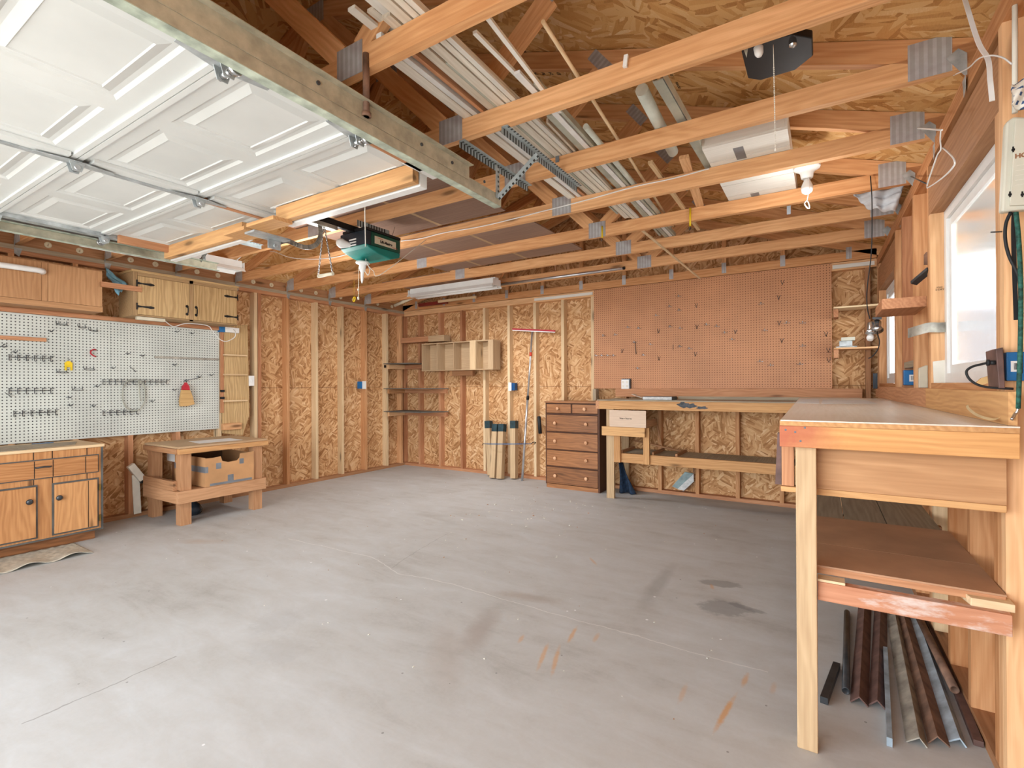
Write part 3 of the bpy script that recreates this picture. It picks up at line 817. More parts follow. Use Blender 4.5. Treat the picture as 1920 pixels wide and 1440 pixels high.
# timber brace along the rear edge and its white cap
B().span((dX0+.02, 1.695, DZ-.085), (-3.02, 1.733, DZ-.001)).build('timber_brace', 'bench', gd)
B().span((-2.62, 1.665, DZ-.085), (dX1-.06, 1.703, DZ-.001)).build('timber_brace', 'bench', gd)
B().span((-3.05, 1.60, DZ-.105), (-2.83, 1.74, DZ-.085)).build('timber_plate', 'bench', gd)
B().span((-2.78, 1.585, DZ-.105), (-2.52, 1.70, DZ-.085)).build('timber_plate', 'bench', gd)
B().span((dX0, 1.745, DZ-.09), (-3.05, 1.782, DZ-.012)).build('top_rail', 'white', gd)
B().span((-2.60, 1.715, DZ-.09), (dX1-.06, 1.76, DZ-.012)).build('top_rail', 'white', gd)
B().span((dX1-.058, 1.60, DZ-.03), (dX1+.02, 1.80, DZ-.006)).build('roller_bracket', 'white', gd)
# hinges: long tapered butterfly straps with a knuckle
def hinge(x, y, roller=0):
    mb = B()
    mb.prism([(-.14, -.006), (-.03, -.028), (.03, -.028), (.14, -.006), (.14, .006), (.03, .028), (-.03, .028), (-.14, .006)], (x, y, DZ-.024), (0, 1, 0), (1, 0, 0), .003)
    mb.prism([(-.028, 0), (.028, 0), (.016, -.042), (-.016, -.042)], (x-.018, y, DZ-.024), (0, 1, 0), (0, 0, 1), .003)
    mb.prism([(-.028, 0), (.028, 0), (.016, -.042), (-.016, -.042)], (x+.018, y, DZ-.024), (0, 1, 0), (0, 0, 1), .003)
    h = mb.build('hinge', 'galv', gd)
    B().cyl((x-.03, y, DZ-.05), (x+.03, y, DZ-.05), .011, seg=12).build('knuckle', 'chrome', h)
    if roller: B().cyl((x, y, DZ-.05), (x+roller*.065, y, DZ-.05), .007, seg=10).cyl((x+roller*.05, y, DZ-.05), (x+roller*.068, y, DZ-.05), .022, seg=14).build('roller', 'chrome', h)
for s in seams[1:-1]:
    hinge(xc, s); hinge(dX1-.045, s, 1); hinge(dX0+.045, s, -1)

# ---- door tracks
def track(name, label, x, sgn, y1, angle_y):
    t = thing(name, label, 'door track', (x, .8, DZ-.09))
    z = DZ-.052
    mb = B()
    y0 = -.50
    mb.span((x+sgn*.022, y0, z-.028), (x+sgn*.0245, y1, z+.028))          # web
    sub(mb.build('track_web', 'galv_track', t), 'dull galvanised web')
    B().span((x-.018, y0, z-.0305), (x+sgn*.0245+ (0 if sgn > 0 else 0), y1, z-.028) if sgn > 0 else (x+.018, y1, z-.028)).build('track_lip', 'galv_green', t)
    B().span((x-.018, y0, z+.028), (x+.018, y1, z+.0305)).build('track_lip', 'galv_green', t)
    ax = x+sgn*.026
    B().span((ax, y0, z+.012), (ax+sgn*.0025, angle_y, z+.075)).span((ax, y0, z+.075), (ax+sgn*.03, angle_y, z+.0775)).build('stiffener_angle', 'galv_track' if sgn > 0 else 'galv', t)
    for yy in [0.3, 1.05, 1.55, 1.75, 2.0]:
        if yy < y1-.05: B().cyl((x+sgn*.029, yy, z+.045), (x+sgn*.034, yy, z+.045), .007, seg=8).build('bolt', 'steel_dark', t)
    return t
trk = track('door_track', 'galvanised door track along the right edge of the raised door', -1.445, 1, 2.16, 1.88)
trk2 = track('door_track', 'galvanised door track above the brown wall cabinet', -4.12, -1, 2.12, 1.7)
# hanger rod, angle irons and straps that carry the tracks
B().cyl((-1.41, 1.25, DZ-.03), (-1.41, 1.25, ZC+.05), .012, seg=10).cyl((-1.41, 1.25, DZ-.03), (-1.41, 1.25, DZ-.015), .018, seg=8).build('hanger_rod', 'rust', trk)
def angle_iron(name, label, x, y0, y1, z, grp=None):
    o = B().span((x, y0, z-.032), (x+.0025, y1, z)).span((x, y0, z-.0025), (x+.032, y1, z)).build(name, 'perf', None, loc=(x, y0, z))
    return tag(o, label, 'angle iron', grp)
angle_iron('angle_iron', 'perforated angle iron under the trusses above the end of the near door track', -1.46, 1.86, 2.50, ZC-.001, 'perforated hanger irons')
angle_iron('angle_iron', 'perforated angle iron crossing the moulding stack, second from the near door track', -1.22, 1.86, 2.66, ZC-.001, 'perforated hanger irons')
mb = B().bar((-1.416, 2.12, DZ-.05), (-1.416, 2.12, ZC-.034), .032, .0025, up=(1, 0, 0)); mb.build('hanger_strap', 'perf', trk)
mb = B().bar((-1.4125, 2.12, DZ-.05), (-1.18, 2.12, ZC-.036), .032, .0025, up=(0, 1, 0)); mb.build('hanger_strap', 'perf', trk)
angle_iron('angle_iron', 'perforated angle iron under the trusses beyond the left door track', -3.92, 1.72, 2.36, ZC-.001, 'perforated hanger irons')
B().bar((-4.145, 2.02, DZ-.02), (-4.145, 2.02, ZC-.002), .032, .0025, up=(1, 0, 0)).bar((-4.148, 2.0, DZ-.02), (-3.92, 2.0, ZC-.034), .032, .0025, up=(0, 1, 0)).build('hanger_strap', 'perf', trk2)

# ---- door opener
ox1 = -2.715; ox0 = -2.99
pA = at(686, 429, X=ox1); pB = at(751, 448, X=ox1); pC = at(686, 500, X=ox1); pD = at(750, 489, X=ox1)
oy0, oy1 = pA.y, pB.y; oz1 = pA.z; 
op = thing('garage_door_opener', 'green and black garage door opener hanging from the fourth truss', 'garage door opener', ((ox0+ox1)/2, (oy0+oy1)/2, oz1))
ozl = pD.z+.01; hh = oz1-ozl
def ellip(y0, y1, x0, x1, z0, z1, mat, nm, par, bev=.012):
    return B().span((x0, y0, z0), (x1, y1, z1)).build(nm, mat, par, bev=bev)
zm = oz1-.62*hh-.012
B().prism([(ox0, zm), (ox1, zm), (ox1, oz1), (ox0, oz1)], (0, oy1, 0), (1, 0, 0), (0, 0, 1), (oy1-oy0)-.05).build('housing', 'green_dark', op, bev=.008)
sub(B().prism([(ox0+.002, zm), (ox1-.001, zm), (ox1-.001, oz1-.001), (ox0+.002, oz1-.001)], (0, oy0+.05, 0), (1, 0, 0), (0, 0, 1), .05).build('end_panel', 'navy', op, bev=.006), 'dark slate end panel')
prof = [(oy0, zm), (oy0+.03, zm-.02), (oy0+.12, ozl-.005), (oy1-.10, ozl-.02), (oy1-.01, ozl+.01), (oy1, zm)]
sub(B().prism([(y, z) for y, z in prof][::-1], (ox0, 0, 0), (0, 1, 0), (0, 0, 1), ox1-ox0).build('lower_cover', 'teal', op, bev=.006), 'bright teal underside')
B().span((ox0+.03, oy0+.0, oz1), (ox1-.0, oy1+.0, oz1+.018)).build('chassis', 'black', op)
lp = oy0+.08; lq = oy1-.05
zl0, zl1 = zm+.02, oz1-.028
lb = B().span((ox1, lp, zl0), (ox1+.002, lq, zl1)).build('name_label', 'cream', op)
text('lettering', 'Lift-Master', (zl1-zl0)*.5, (ox1+.0025, lp+.05, zl0+(zl1-zl0)*.28), (0, 1, 0), (0, 0, 1), 'ink', lb, bold=.0012)
text('lettering', 'Chamberlain', (zl1-zl0)*.19, (ox1+.0025, lp+.025, zl1-(zl1-zl0)*.24), (0, 1, 0), (0, 0, 1), 'redink', lb)
text('lettering', 'PROFESSIONAL', (zl1-zl0)*.14, (ox1+.0025, lp+.17, zl0+(zl1-zl0)*.08), (0, 1, 0), (0, 0, 1), 'redink', lb)
for i in range(3): B().span((ox0+.10, oy0-.002, oz1-.06-.02*i), (ox0+.175, oy0-.0002, oz1-.05-.02*i)).build('warning_label', 'label', op)
bx = ox0+.085
B().lathe([(.004, -.062), (.022, -.055), (.033, -.035), (.034, -.02), (.024, .01), (.016, .03), (.014, .045)], (bx-.005, oy0-.02, zm+.02), (.55, .65, -.15), 20).build('light_bulb', 'white', op)
B().cyl((ox1-.03, oy1-.06, oz1+.017), (ox1-.028, oy1-.03, oz1+.10), .0015, seg=6).build('antenna', 'rubber', op)
for yy in (2.42, 2.62):
    B().span((ox1-.04, yy-.0, oz1+.018), (ox1-.037, yy+.035, ZC+.0)).build('hanger_strap', 'perf', op)
B().span((ox1-.043, 2.36, ZC-.045), (ox1-.04, 2.66, ZC-.001)).build('hanger_angle', 'perf', op)
rx = -2.852
B().span((rx-.018, -.45, oz1-.002), (rx+.018, oy0+.12, oz1+.0175)).span((rx-.005, -.45, oz1+.0175), (rx+.005, oy0+.10, oz1+.045)).build('rail', 'black', op)
ty = at(600, 425, X=rx).y
B().span((rx-.03, ty-.09, oz1-.032), (rx+.03, ty+.12, oz1-.004)).build('trolley', 'steel_grey', op, bev=.004)
# curved arm to the door
a0 = (rx, ty-.02, oz1-.04); a1 = (rx, ty-.03, oz1-.15); 
pth = curve([(rx+.0, ty+.0, oz1-.03), (rx, ty+.0, oz1-.10), (rx, ty-.035, oz1-.165), (rx, ty-.12, oz1-.20), (rx, ty-.25, oz1-.19), (rx, 1.80, DZ-.15)], 8)
mb = B()
for p, q in zip(pth[:-1], pth[1:]): mb.bar(p-(q-p)*.1, q+(q-p)*.1, .006, .030, up=(0, .7, .7))
mb.build('door_arm', 'steel_grey', op)
B().span((rx-.025, 1.63, DZ-.118), (rx+.075, 1.86, DZ-.106)).span((rx-.006, 1.76, DZ-.17), (rx-.003, 1.84, DZ-.118)).span((rx+.003, 1.76, DZ-.17), (rx+.006, 1.84, DZ-.118)).cyl((rx-.02, 1.80, DZ-.15), (rx+.02, 1.80, DZ-.15), .012, seg=10).build('door_bracket', 'galv', op)
# chain handle hanging from the trolley
ch = thing('chain_handle', 'white bar hanging on two chains from the opener trolley', 'pull handle', (rx, ty+.03, 2.0))
cy = ty+.03
hl = at(596, 518, Y=cy); hr = at(623, 522, Y=cy); top = Vector((rx, cy, oz1-.034))
B().cyl((hl.x+.004, cy, hl.z), (hr.x+.008, cy, hl.z-.002), .0115, seg=14).build('bar', 'cream', ch)
def chain(p, q, name, par, n=24, r=.0022, lw=.006):
    mb = B(); p = Vector(p); q = Vector(q); d = (q-p)
    for k in range(n):
        c = p+d*((k+.5)/n); L = d.length/n*.72; ax = d.normalized()
        s = ax.cross(Vector((0, 1, 0)) if k % 2 else Vector((1, .3, 0))).normalized()
        ring = [c+ax*(L*math.cos(t))+s*(lw*math.sin(t)) for t in [2*PI*i/8 for i in range(9)]]
        mb.tube(ring, r, 5, cap=False)
    return mb.build(name, 'chrome', par)
chain(top+Vector((-.005, 0, 0)), (hl.x+.006, cy, hl.z+.012), 'chain', ch)
chain(top+Vector((.008, 0, 0)), (hr.x, cy, hl.z+.010), 'chain', ch)

# ---- white funnel shaped lampholder on a cord, with its pull string and yellow ring
ly = 2.55
lp0 = at(684, 385, Y=1.76); c0 = at(680, 497, Y=ly); c1 = at(686, 540, Y=ly)
lh = thing('hanging_lampholder', 'white funnel lampholder dangling on a cord under the door opener', 'lampholder', tuple(c0))
B().lathe([(.005, .03), (.045, .028), (.052, .018), (.05, .008), (.026, -.002), (.021, -.04), (.012, -.055), (.009, -.11), (.004, -.135)], tuple(c0), (.12, -.05, 1), 20).build('holder', 'white', lh)
pk = at(686, 490, Y=ly); up1 = at(685, 440, Y=2.15)
B().tube(curve([lp0, up1, at(685.5, 470, Y=ly-.03), pk], 6), .003, 6).tube(curve([pk, at(693, 505, Y=ly), at(690, 516, Y=ly), at(684, 508, Y=ly)], 6), .003, 6).tube(curve([at(692, 500, Y=ly), at(700, 508, Y=ly+.02), at(715, 514, Y=ly+.05), (c0.x+.2, 3.03, ZC+.02)], 6), .0025, 6).build('cord', 'offwhite', lh)
B().cyl(at(672.5, 500, Y=ly), at(672, 560, Y=ly), .0022, seg=6).cyl(at(672, 541, Y=ly), at(672, 545, Y=ly), .006, seg=8).cyl(at(672, 557, Y=ly), at(672, 562, Y=ly), .006, seg=8).build('pull_string', 'cream', lh)
yc = at(664, 561, Y=3.68)
rg = [yc+Vector((.017*math.cos(t), .006*math.sin(t), .025*math.sin(t))) for t in [2*PI*i/16 for i in range(17)]]
o = B().tube(rg, .007, 8, cap=False).cyl(yc+Vector((0, 0, .02)), (yc.x+.0, yc.y, ZC+.003), .0015, seg=6).build('plastic_ring', 'yellow', None, loc=tuple(yc)); tag(o, 'yellow plastic ring hanging beside the pull string', 'ring')

# ---- fluorescent fixtures
def fixture(name, label, p0, p1, h=.085, tubes=True, mat='white'):
    p0 = Vector(p0); p1 = Vector(p1); d = (p1-p0).normalized(); s = d.cross(Vector((0, 0, 1))).normalized()
    t = thing(name, label, 'light fixture', tuple((p0+p1)/2))
    prof = [(-.10, -.02), (-.075, .012), (-.04, .022), (-.035, h), (.035, h), (.04, .022), (.075, .012), (.10, -.02), (.097, -.021), (.072, .008), (-.072, .008), (-.097, -.021)]
    B().prism(prof, p0, s, (0, 0, 1), -(p1-p0).length if s.cross(Vector((0, 0, 1))).dot(d) < 0 else (p1-p0).length).build('reflector', mat, t)
    for e in (p0, p1):
        B().box(e+Vector((0, 0, .03)), (.004, .15, .07), R=Matrix((d, s, Vector((0, 0, 1)))).transposed()).build('end_cap', mat, t)
    if tubes:
        for k in (-.045, .045):
            B().cyl(p0+s*k+d*.02+Vector((0, 0, -.012)), p1+s*k-d*.02+Vector((0, 0, -.012)), .013, seg=12).build('tube_lamp', 'white', t)
    return t
fy = 4.52
pa = at(772, 556, Y=fy); pb = at(930, 535, Y=fy); zf = (pa.z+pb.z)/2-.0
fx = fixture('shop_light', 'long white fluorescent shop light slung under the back trusses', (pa.x+.01, fy, zf), (pb.x+.01, fy, zf))
for (x, px) in ((pa.x+.06, 0), (pb.x-.04, 0)):
    B().cyl((x, fy-.03, zf+.082), (x+.0, fy-.0, ZC+.02), .002, seg=6).cyl((x, fy+.03, zf+.082), (x, fy, ZC+.02), .002, seg=6).build('hook', 'chrome', fx)
B().cyl((pb.x-.04, fy, ZC+.02), (pb.x-.04, 4.867, ZC+.02), .002, seg=6).cyl((pa.x+.06, fy, ZC+.02), (pa.x+.06, 4.867, ZC+.02), .002, seg=6).build('hook', 'chrome', fx)
q1 = at(450, 508, Z=2.31); q0 = Vector((q1.x-.02, 1.42, 2.31))
f2 = fixture('shop_light', 'short white fluorescent fixture hanging beside the left door track end', q0, q1, tubes=False)
B().tube(curve([q1+Vector((0, -.05, .07)), at(465, 470, Y=2.5), at(478, 462, Y=2.55), (q1.x+.5, 2.46, ZC+.07)], 6), .004, 6).build('cord', 'white', f2)
for yy in (1.5, 1.84): B().cyl((q1.x-.01, yy, 2.39), (q1.x-.01, yy+.02, ZC+.03), .002, seg=6).build('hook', 'chrome', f2)
p0 = at(932, 534, Y=4.85); p1 = at(1168, 502, Y=4.85)
o = B().cyl((p0.x, 4.852, ZC+.018), (p1.x, 4.852, ZC+.018), .0145, seg=14).cyl((p1.x, 4.852, ZC+.018), (p1.x+.02, 4.852, ZC+.018), .0155, seg=14, m=1).build('conduit_tube', ['alu', 'wire_black'], None, loc=(p0.x, 4.85, ZC)); tag(o, 'bare aluminium tube with a dark end along the last open truss', 'tube')
# ================================================================== left wall
def rectX(px0, px1, pys, X):
    """average y/z extents of a rectangle on the plane x=X from photo corners"""
    a = at(px0, pys[0], X=X); b = at(px1, pys[1], X=X); c = at(px1, pys[2], X=X); d = at(px0, pys[3], X=X)
    return (a.y+d.y)/2, (b.y+c.y)/2, (c.z+d.z)/2, (a.z+b.z)/2     # y0,y1,z0,z1
# ledger board that carries the wall cabinets
o = B().span((XL+.0005, .30, 1.838), (XL+.045, 2.86, 1.874)).build('ledger_board', 'fir_red', None, loc=(XL, 1.6, 1.838)); tag(o, 'fir ledger strip running above the white pegboard', 'board')
# brown plywood wall cabinet
cx = -5.245; yR = at(193, 540, X=cx).y; zT = at(100, 492, X=cx).z; zB = at(100, 577, X=cx).z+.0
zB = max(zB, 1.876)
c = thing('wall_cabinet', 'brown plywood wall cabinet with flush doors above the pegboard', 'cabinet', (XL, 1.1, zB))
B().span((XL+.001, .45, zB), (cx-.02, yR, zT)).build('carcass', 'walnut', c, bev=.002)
ym = at(84, 530, X=cx).y
for (a, b) in ((.47, ym-.02), (ym+.02, yR-.004)):
    B().span((cx-.02, a, zB+.045), (cx, b, zT-.012), g='z').build('door', 'walnut', c, bev=.002)
B().span((cx-.02, .45, zB), (cx-.004, yR, zB+.043)).build('bottom_rail', 'walnut', c)
B().span((cx-.02, ym-.018, zB+.045), (cx-.004, ym+.018, zT-.012)).build('stile', 'walnut', c)
# white rail in front of its left door
p0 = at(-40, 490, X=cx+.05); p1 = at(70, 507, X=cx+.05)
p0.z = p1.z = (p0.z+p1.z)/2
t = B().tube(curve([p0, p0*.5+p1*.5, p1, p1+Vector((-.02, .035, 0)), p1+Vector((-.048, .04, 0))], 6), .022, 12)
o = t.build('towel_rail', 'white', None, loc=tuple(p0)); tag(o, 'white rounded rail mounted on the brown cabinet door', 'rail')
# oak cabinet
ox = -5.24; y0 = 1.955; y1 = 2.89; z0 = 1.876; z1 = 2.29
c = thing('wall_cabinet', 'pale oak wall cabinet with black strap hinges and two doors', 'cabinet', (XL, 2.4, z0))
B().span((XL+.001, y0, z0), (ox-.02, y1, z1-.02), g='y').build('carcass', 'oak_dark', c, bev=.002)
B().span((XL+.0, y0-.015, z1-.02), (ox+.015, y1+.012, z1)).build('top_board', 'oak', c, bev=.003)
mb = B()
yd = [at(258, 560, X=ox).y, at(355, 580, X=ox).y, at(363, 580, X=ox).y, at(444, 590, X=ox).y]
mb.span((ox-.02, y0, z0), (ox, yd[0]-.002, z1-.02)).span((ox-.02, yd[1]+.002, z0), (ox, yd[2]-.002, z1-.02)).span((ox-.02, yd[0], z1-.05), (ox, y1, z1-.02)).span((ox-.02, yd[0], z0), (ox, y1, z0+.012))
mb.build('face_frame', 'oak_dark', c)
for i, (a, b) in enumerate(((yd[0], yd[1]), (yd[2], min(yd[3], y1-.004)))):
    d = B().span((ox-.018, a, z0+.014), (ox+.004, b, z1-.052), g='z').build('door', 'oak', c, bev=.003)
    hs = a if i == 0 else b; sg = 1 if i == 0 else -1
    for zh in (z0+.085, z1-.12):
        mb = B(); X = ox+.0045
        poly = [(0, -.011), (.035, -.006), (.085, -.010), (.10, -.013), (.125, -.008), (.135, 0), (.125, .008), (.10, .013), (.085, .010), (.035, .006), (0, .011)]
        mb.prism([(sg*p, q) for p, q in poly][::sg], (X, hs, zh), (0, 1, 0), (0, 0, 1), .003)
        mb.span((X, hs-sg*.012, zh-.03), (X+.004, hs-sg*.001, zh+.03))
        mb.build('strap_hinge', 'wire_black', d)
    yh = b-.022 if i == 0 else a+.022; zh = z0+.10
    mb = B().tube(curve([(ox+.005, yh, zh-.035), (ox+.022, yh, zh-.025), (ox+.026, yh, zh), (ox+.022, yh, zh+.025), (ox+.005, yh, zh+.035)], 5), .005, 8)
    for s in (-1, 1): mb.lathe([(.014, 0), (.012, .003), (.0, .004)], (ox+.004, yh, zh+s*.038), (1, 0, 0), 10)
    mb.build('handle', 'wire_black', d)
# stick between the two cabinets and the blue plastic stuffed behind it
pa = at(193, 534, X=-5.25); pb = at(255, 541, X=-5.23)
o = B().span((-5.262, yR+.001, pa.z-.022), (-5.244, 2.02, pa.z+.018), tint=.3)
o = B().bar((-5.228, yR-.02, pa.z+.0), (-5.224, y0+.06, pa.z+.0), .016, .045).build('wood_stick', 'fir_red', None, loc=(-5.23, yR, pa.z)); tag(o, 'short wooden stick bridging the brown and oak cabinets', 'stick')
def fold(a, b):
    q = [at(197, 503, X=-5.36), at(232, 535, X=-5.33), at(222, 552, X=-5.3), at(200, 515, X=-5.32)]
    q[1].y = 1.9545
    p = q[0].lerp(q[1], a).lerp(q[3].lerp(q[2], a), b)
    return p+Vector((.02*math.sin(9*a+4*b), .0, .012*math.sin(14*b+3*a)))
mb = B(); mb.n = (1, 0, 0); mb.sheet(fold, 10, 10, thick=.003)
o = mb.build('plastic_wrap', 'cyan_cloth', None, loc=tuple(at(197, 503, X=-5.36))); tag(o, 'crumpled light blue plastic stuffed between the wall cabinets', 'plastic sheet')
# small light bar under the oak cabinet with its white cord and power strip
pa = at(257, 600, X=-5.27); pb = at(310, 605, X=-5.27)
lb = thing('under_cabinet_light', 'small cream light bar under the oak cabinet', 'light', (-5.29, pa.y, 1.85))
B().span((-5.31, pa.y, 1.846), (-5.265, pb.y, 1.8755)).build('housing', 'cream', lb, bev=.004)
cp = [Vector((-5.29, pb.y+.001, 1.86))]+[at(x, y, X=-5.36) for x, y in ((325, 612), (345, 607), (365, 607), (390, 611), (398, 620), (412, 636), (425, 640), (440, 632), (441, 622))]+[at(438, 618, X=-5.46)]
B().tube(curve(cp, 6), .0042, 6).build('cord', 'white', lb)
ps = thing('power_strip', 'white outlet strip with a blue box end at the oak shelf top', 'power strip', tuple(at(425, 618, X=-5.5)))
a = at(420, 618, X=-5.5); b = at(441, 620, X=-5.5)
B().span((-5.525, a.y, a.z-.028), (-5.47, b.y+.03, a.z+.028)).build('outlet_strip', 'white', ps, bev=.004)
sub(B().span((-5.525, a.y-.055, a.z-.03), (-5.475, a.y-.001, a.z+.03)).build('box_end', 'blue', ps, bev=.004), 'blue box end')

# white pegboard in two sheets
pz0, pz1 = .779, 1.837; py1 = 2.853; ysm = at(208, 800, X=XL+.006).y
pg = thing('pegboard', 'white pegboard full of wire tool hooks on the left wall', 'pegboard', (XL, 1.6, pz0))
def pbx(a, b, name):
    mb = B(); vs = []; gs = []
    for x in (XL+.0005, XL+.0065):
        for y in (a, b):
            for z in (pz0, pz1): vs.append((x, y, z)); gs.append((y, z, 0))
    mb._add(vs, [(0, 1, 3, 2), (4, 6, 7, 5), (0, 4, 5, 1), (2, 3, 7, 6), (0, 2, 6, 4), (1, 5, 7, 3)], gs)
    return mb.build(name, 'peg_white', pg)
pbx(.30, ysm-.0008, 'board'); pbx(ysm+.0008, py1, 'board')
XP = XL+.007
def LW(px, py, off=0.0): return at(px, py, X=XP+off)
# wire tool racks
RK = [((17, 670), (95, 672), 6, 'grey wire tool rack, top row of the three at the left frame edge'), ((17, 732), (95, 733), 6, 'grey wire tool rack in the middle row at the left frame edge'),
      ((26, 776), (104, 772), 6, 'grey wire tool rack in the lowest row at the left frame edge'), ((193, 716), (312, 716), 12, 'long grey wire tool rack behind the loop of clear tube'),
      ((193, 775), (256, 771), 6, 'short grey wire tool rack under the loop of clear tube')]
for (a, b, n, lab) in RK:
    p = LW(*a, .012); q = LW(*b, .012); p.z = q.z = (p.z+q.z)/2
    t = thing('tool_rack', lab, 'tool rack', (XP, p.y, p.z), 'wire tool racks')
    B().cyl(p, q, .0028, seg=6).build('rail', 'steel_dark', t)
    for k in range(n):
        c = p.lerp(q, k/(n-1)); yy = c.y
        mb = B().tube([c+Vector((-.011, 0, .022)), c+Vector((.0, 0, .022)), c+Vector((.0, 0, -.024)), c+Vector((.012, 0, -.026)), c+Vector((.034, .004, -.026)), c+Vector((.038, .004, -.018))], .0026, 5, smooth=False)
        mb.tube([c+Vector((.0, 0, .018)), c+Vector((.02, .012, .018)), c+Vector((.035, .014, .02))], .0026, 5, smooth=False)
        mb.build('prong', 'steel_dark', t)
# loop hooks (double wire)
def loop_hook(px, py, w, lab):
    p = LW(px, py, .0); 
    mb = B()
    pts = [p+Vector((-.003, 0, .03)), p+Vector((.004, 0, .0)), p+Vector((.03, .004, -.012)), p+Vector((.034, w*.5, -.014)), p+Vector((.03, w-.004, -.012)), p+Vector((.004, w, .0)), p+Vector((-.003, w, .03))]
    mb.tube(curve(pts, 5), .0024, 6); mb.cyl(p+Vector((.002, w*.25, -.004)), p+Vector((.002, w*.25, .022)), .002, seg=5)
    mb.cyl(p+Vector((.002, 0, -.002)), p+Vector((.002, w, -.002)), .002, seg=5)
    o = mb.build('loop_hook', 'steel_dark', None, loc=tuple(p)); tag(o, lab, 'hook', 'double wire loop hooks')
loop_hook(105, 606, .07, 'double wire loop hook near the top of the white pegboard')
loop_hook(106, 696, .065, 'double wire loop hook just under the yellow holder')
loop_hook(157, 691, .07, 'double wire loop hook below the red hook')
loop_hook(135, 729, .07, 'double wire loop hook left of the long wire rack')
loop_hook(146, 612, .05, 'double wire loop hook, middle of the three along the pegboard top')
loop_hook(166, 618, .06, 'double wire loop hook, right one of the three along the pegboard top')
# small plain pegs
def hook_proto():
    t = B().tube([(-.003, 0, .012), (.003, 0, .012), (.004, 0, -.004), (.03, .004, -.006), (.045, .010, .004), (.048, .012, .016)], .0024, 5, smooth=False)
    t.cyl((.002, -.016, 0), (.002, .016, 0), .0022, seg=5)
    o = t.build('pegboard_hook', 'steel_dark', None); return o
hp = None
for (x, y) in ((94, 621), (330, 622), (358, 625), (265, 667), (238, 663), (325, 684), (325, 731), (180, 724), (283, 752), (173, 761), (210, 690), (394, 703), (347, 714), (371, 706), (26, 660), (5, 650), (128, 745), (130, 760)):
    p = LW(x, y)
    if hp is None: hp = hook_proto(); o = hp
    else: o = hp.copy(); COL.objects.link(o)
    o.location = p; tag(o, 'small bent wire hook pegged into the white pegboard', 'hook', 'small wire hooks on the white pegboard')
def rod(name, a, b, off, lab, r=.0028, mat='steel_dark', cat='hook', grp=None):
    p = LW(*a, off); q = LW(*b, off)
    o = B().cyl(p, q, r, seg=6).cyl((XP-.003, q.y, q.z), q, r, seg=6).build(name, mat, None, loc=tuple(p)); tag(o, lab, cat, grp)
rod('wire_rod', (243, 687), (255, 697), .03, 'short slanted wire rod in the middle of the white pegboard', cat='rod')
rod('wire_rod', (347, 713), (376, 708), .04, 'thin wire rod sticking out above the hand broom', cat='rod')
rod('wire_rod', (0, 651), (9, 645), .03, 'slanted wire rod under the wooden bar at the left frame edge', cat='rod')
rod('wire_rod', (9, 736), (20, 743), .03, 'slanted wire rod beside the middle wire rack', cat='rod')
# wooden bar, steel straightedge
a = LW(-60, 632, .002); b = LW(86, 637.5, .002)
o = B().span((XP+.0005, a.y, b.z-.016), (XP+.02, b.y, b.z+.016)).build('wood_bar', 'fir_red', None, bev=.003, loc=(XP, b.y, b.z)); tag(o, 'brown wooden bar hung across the left end of the white pegboard', 'bar')
a = LW(289, 669.5, .002); b = LW(410, 674, .002)
o = B().bar((XP+.004, a.y, a.z), (XP+.004, b.y, b.z), .003, .022).build('steel_straightedge', 'steel_grey', None, loc=tuple(a)); tag(o, 'long dull steel straightedge on the white pegboard', 'straightedge')
# red C shaped hook and yellow holder
p = LW(176, 661, .02)
o = B().tube(curve([p+Vector((-.017, .02, .026)), p+Vector((.0, .0, .028)), p+Vector((.004, -.022, .012)), p+Vector((.004, -.022, -.012)), p+Vector((0, .0, -.03)), p+Vector((-.012, .018, -.036))], 6), .006, 8).build('clamp_hook', 'red', None, loc=tuple(p)); tag(o, 'red curved hook on the white pegboard', 'hook')
p = LW(128, 686, .004)
yh = thing('holder', 'yellow plastic holder clipped to the white pegboard', 'holder', tuple(p))
mb = B().prism([(-.026, -.04), (-.012, -.04), (-.012, -.012), (.012, -.012), (.012, -.04), (.026, -.04), (.026, .03), (.016, .03), (.016, .04), (-.016, .04), (-.016, .03), (-.026, .03)], p, (0, 1, 0), (0, 0, 1), .012)
mb.build('plate', 'yellow', yh, bev=.002)
B().cyl(p+Vector((-.004, 0, .058)), p+Vector((.03, 0, .052)), .0025, seg=6).build('peg', 'steel_dark', yh)
# coil of clear tube
c0 = LW(251, 740, .03)
ry = (LW(273, 740).y-LW(229, 740).y)/2; rz = LW(251, 711).z-c0.z
pts = [c0+Vector((.008*math.sin(3*t), ry*math.sin(t), rz*math.cos(t)*(1.03 if math.cos(t) < 0 else 1))) for t in [-.5+i*2*PI*1.14/46 for i in range(47)]]
pts += [LW(262, 745, .035), LW(264, 752, .035)]
o = B().tube(pts, .0055, 8).build('clear_tube_coil', 'hose', None, loc=tuple(c0)); tag(o, 'loop of cloudy clear tube hanging from the wire racks', 'tube')
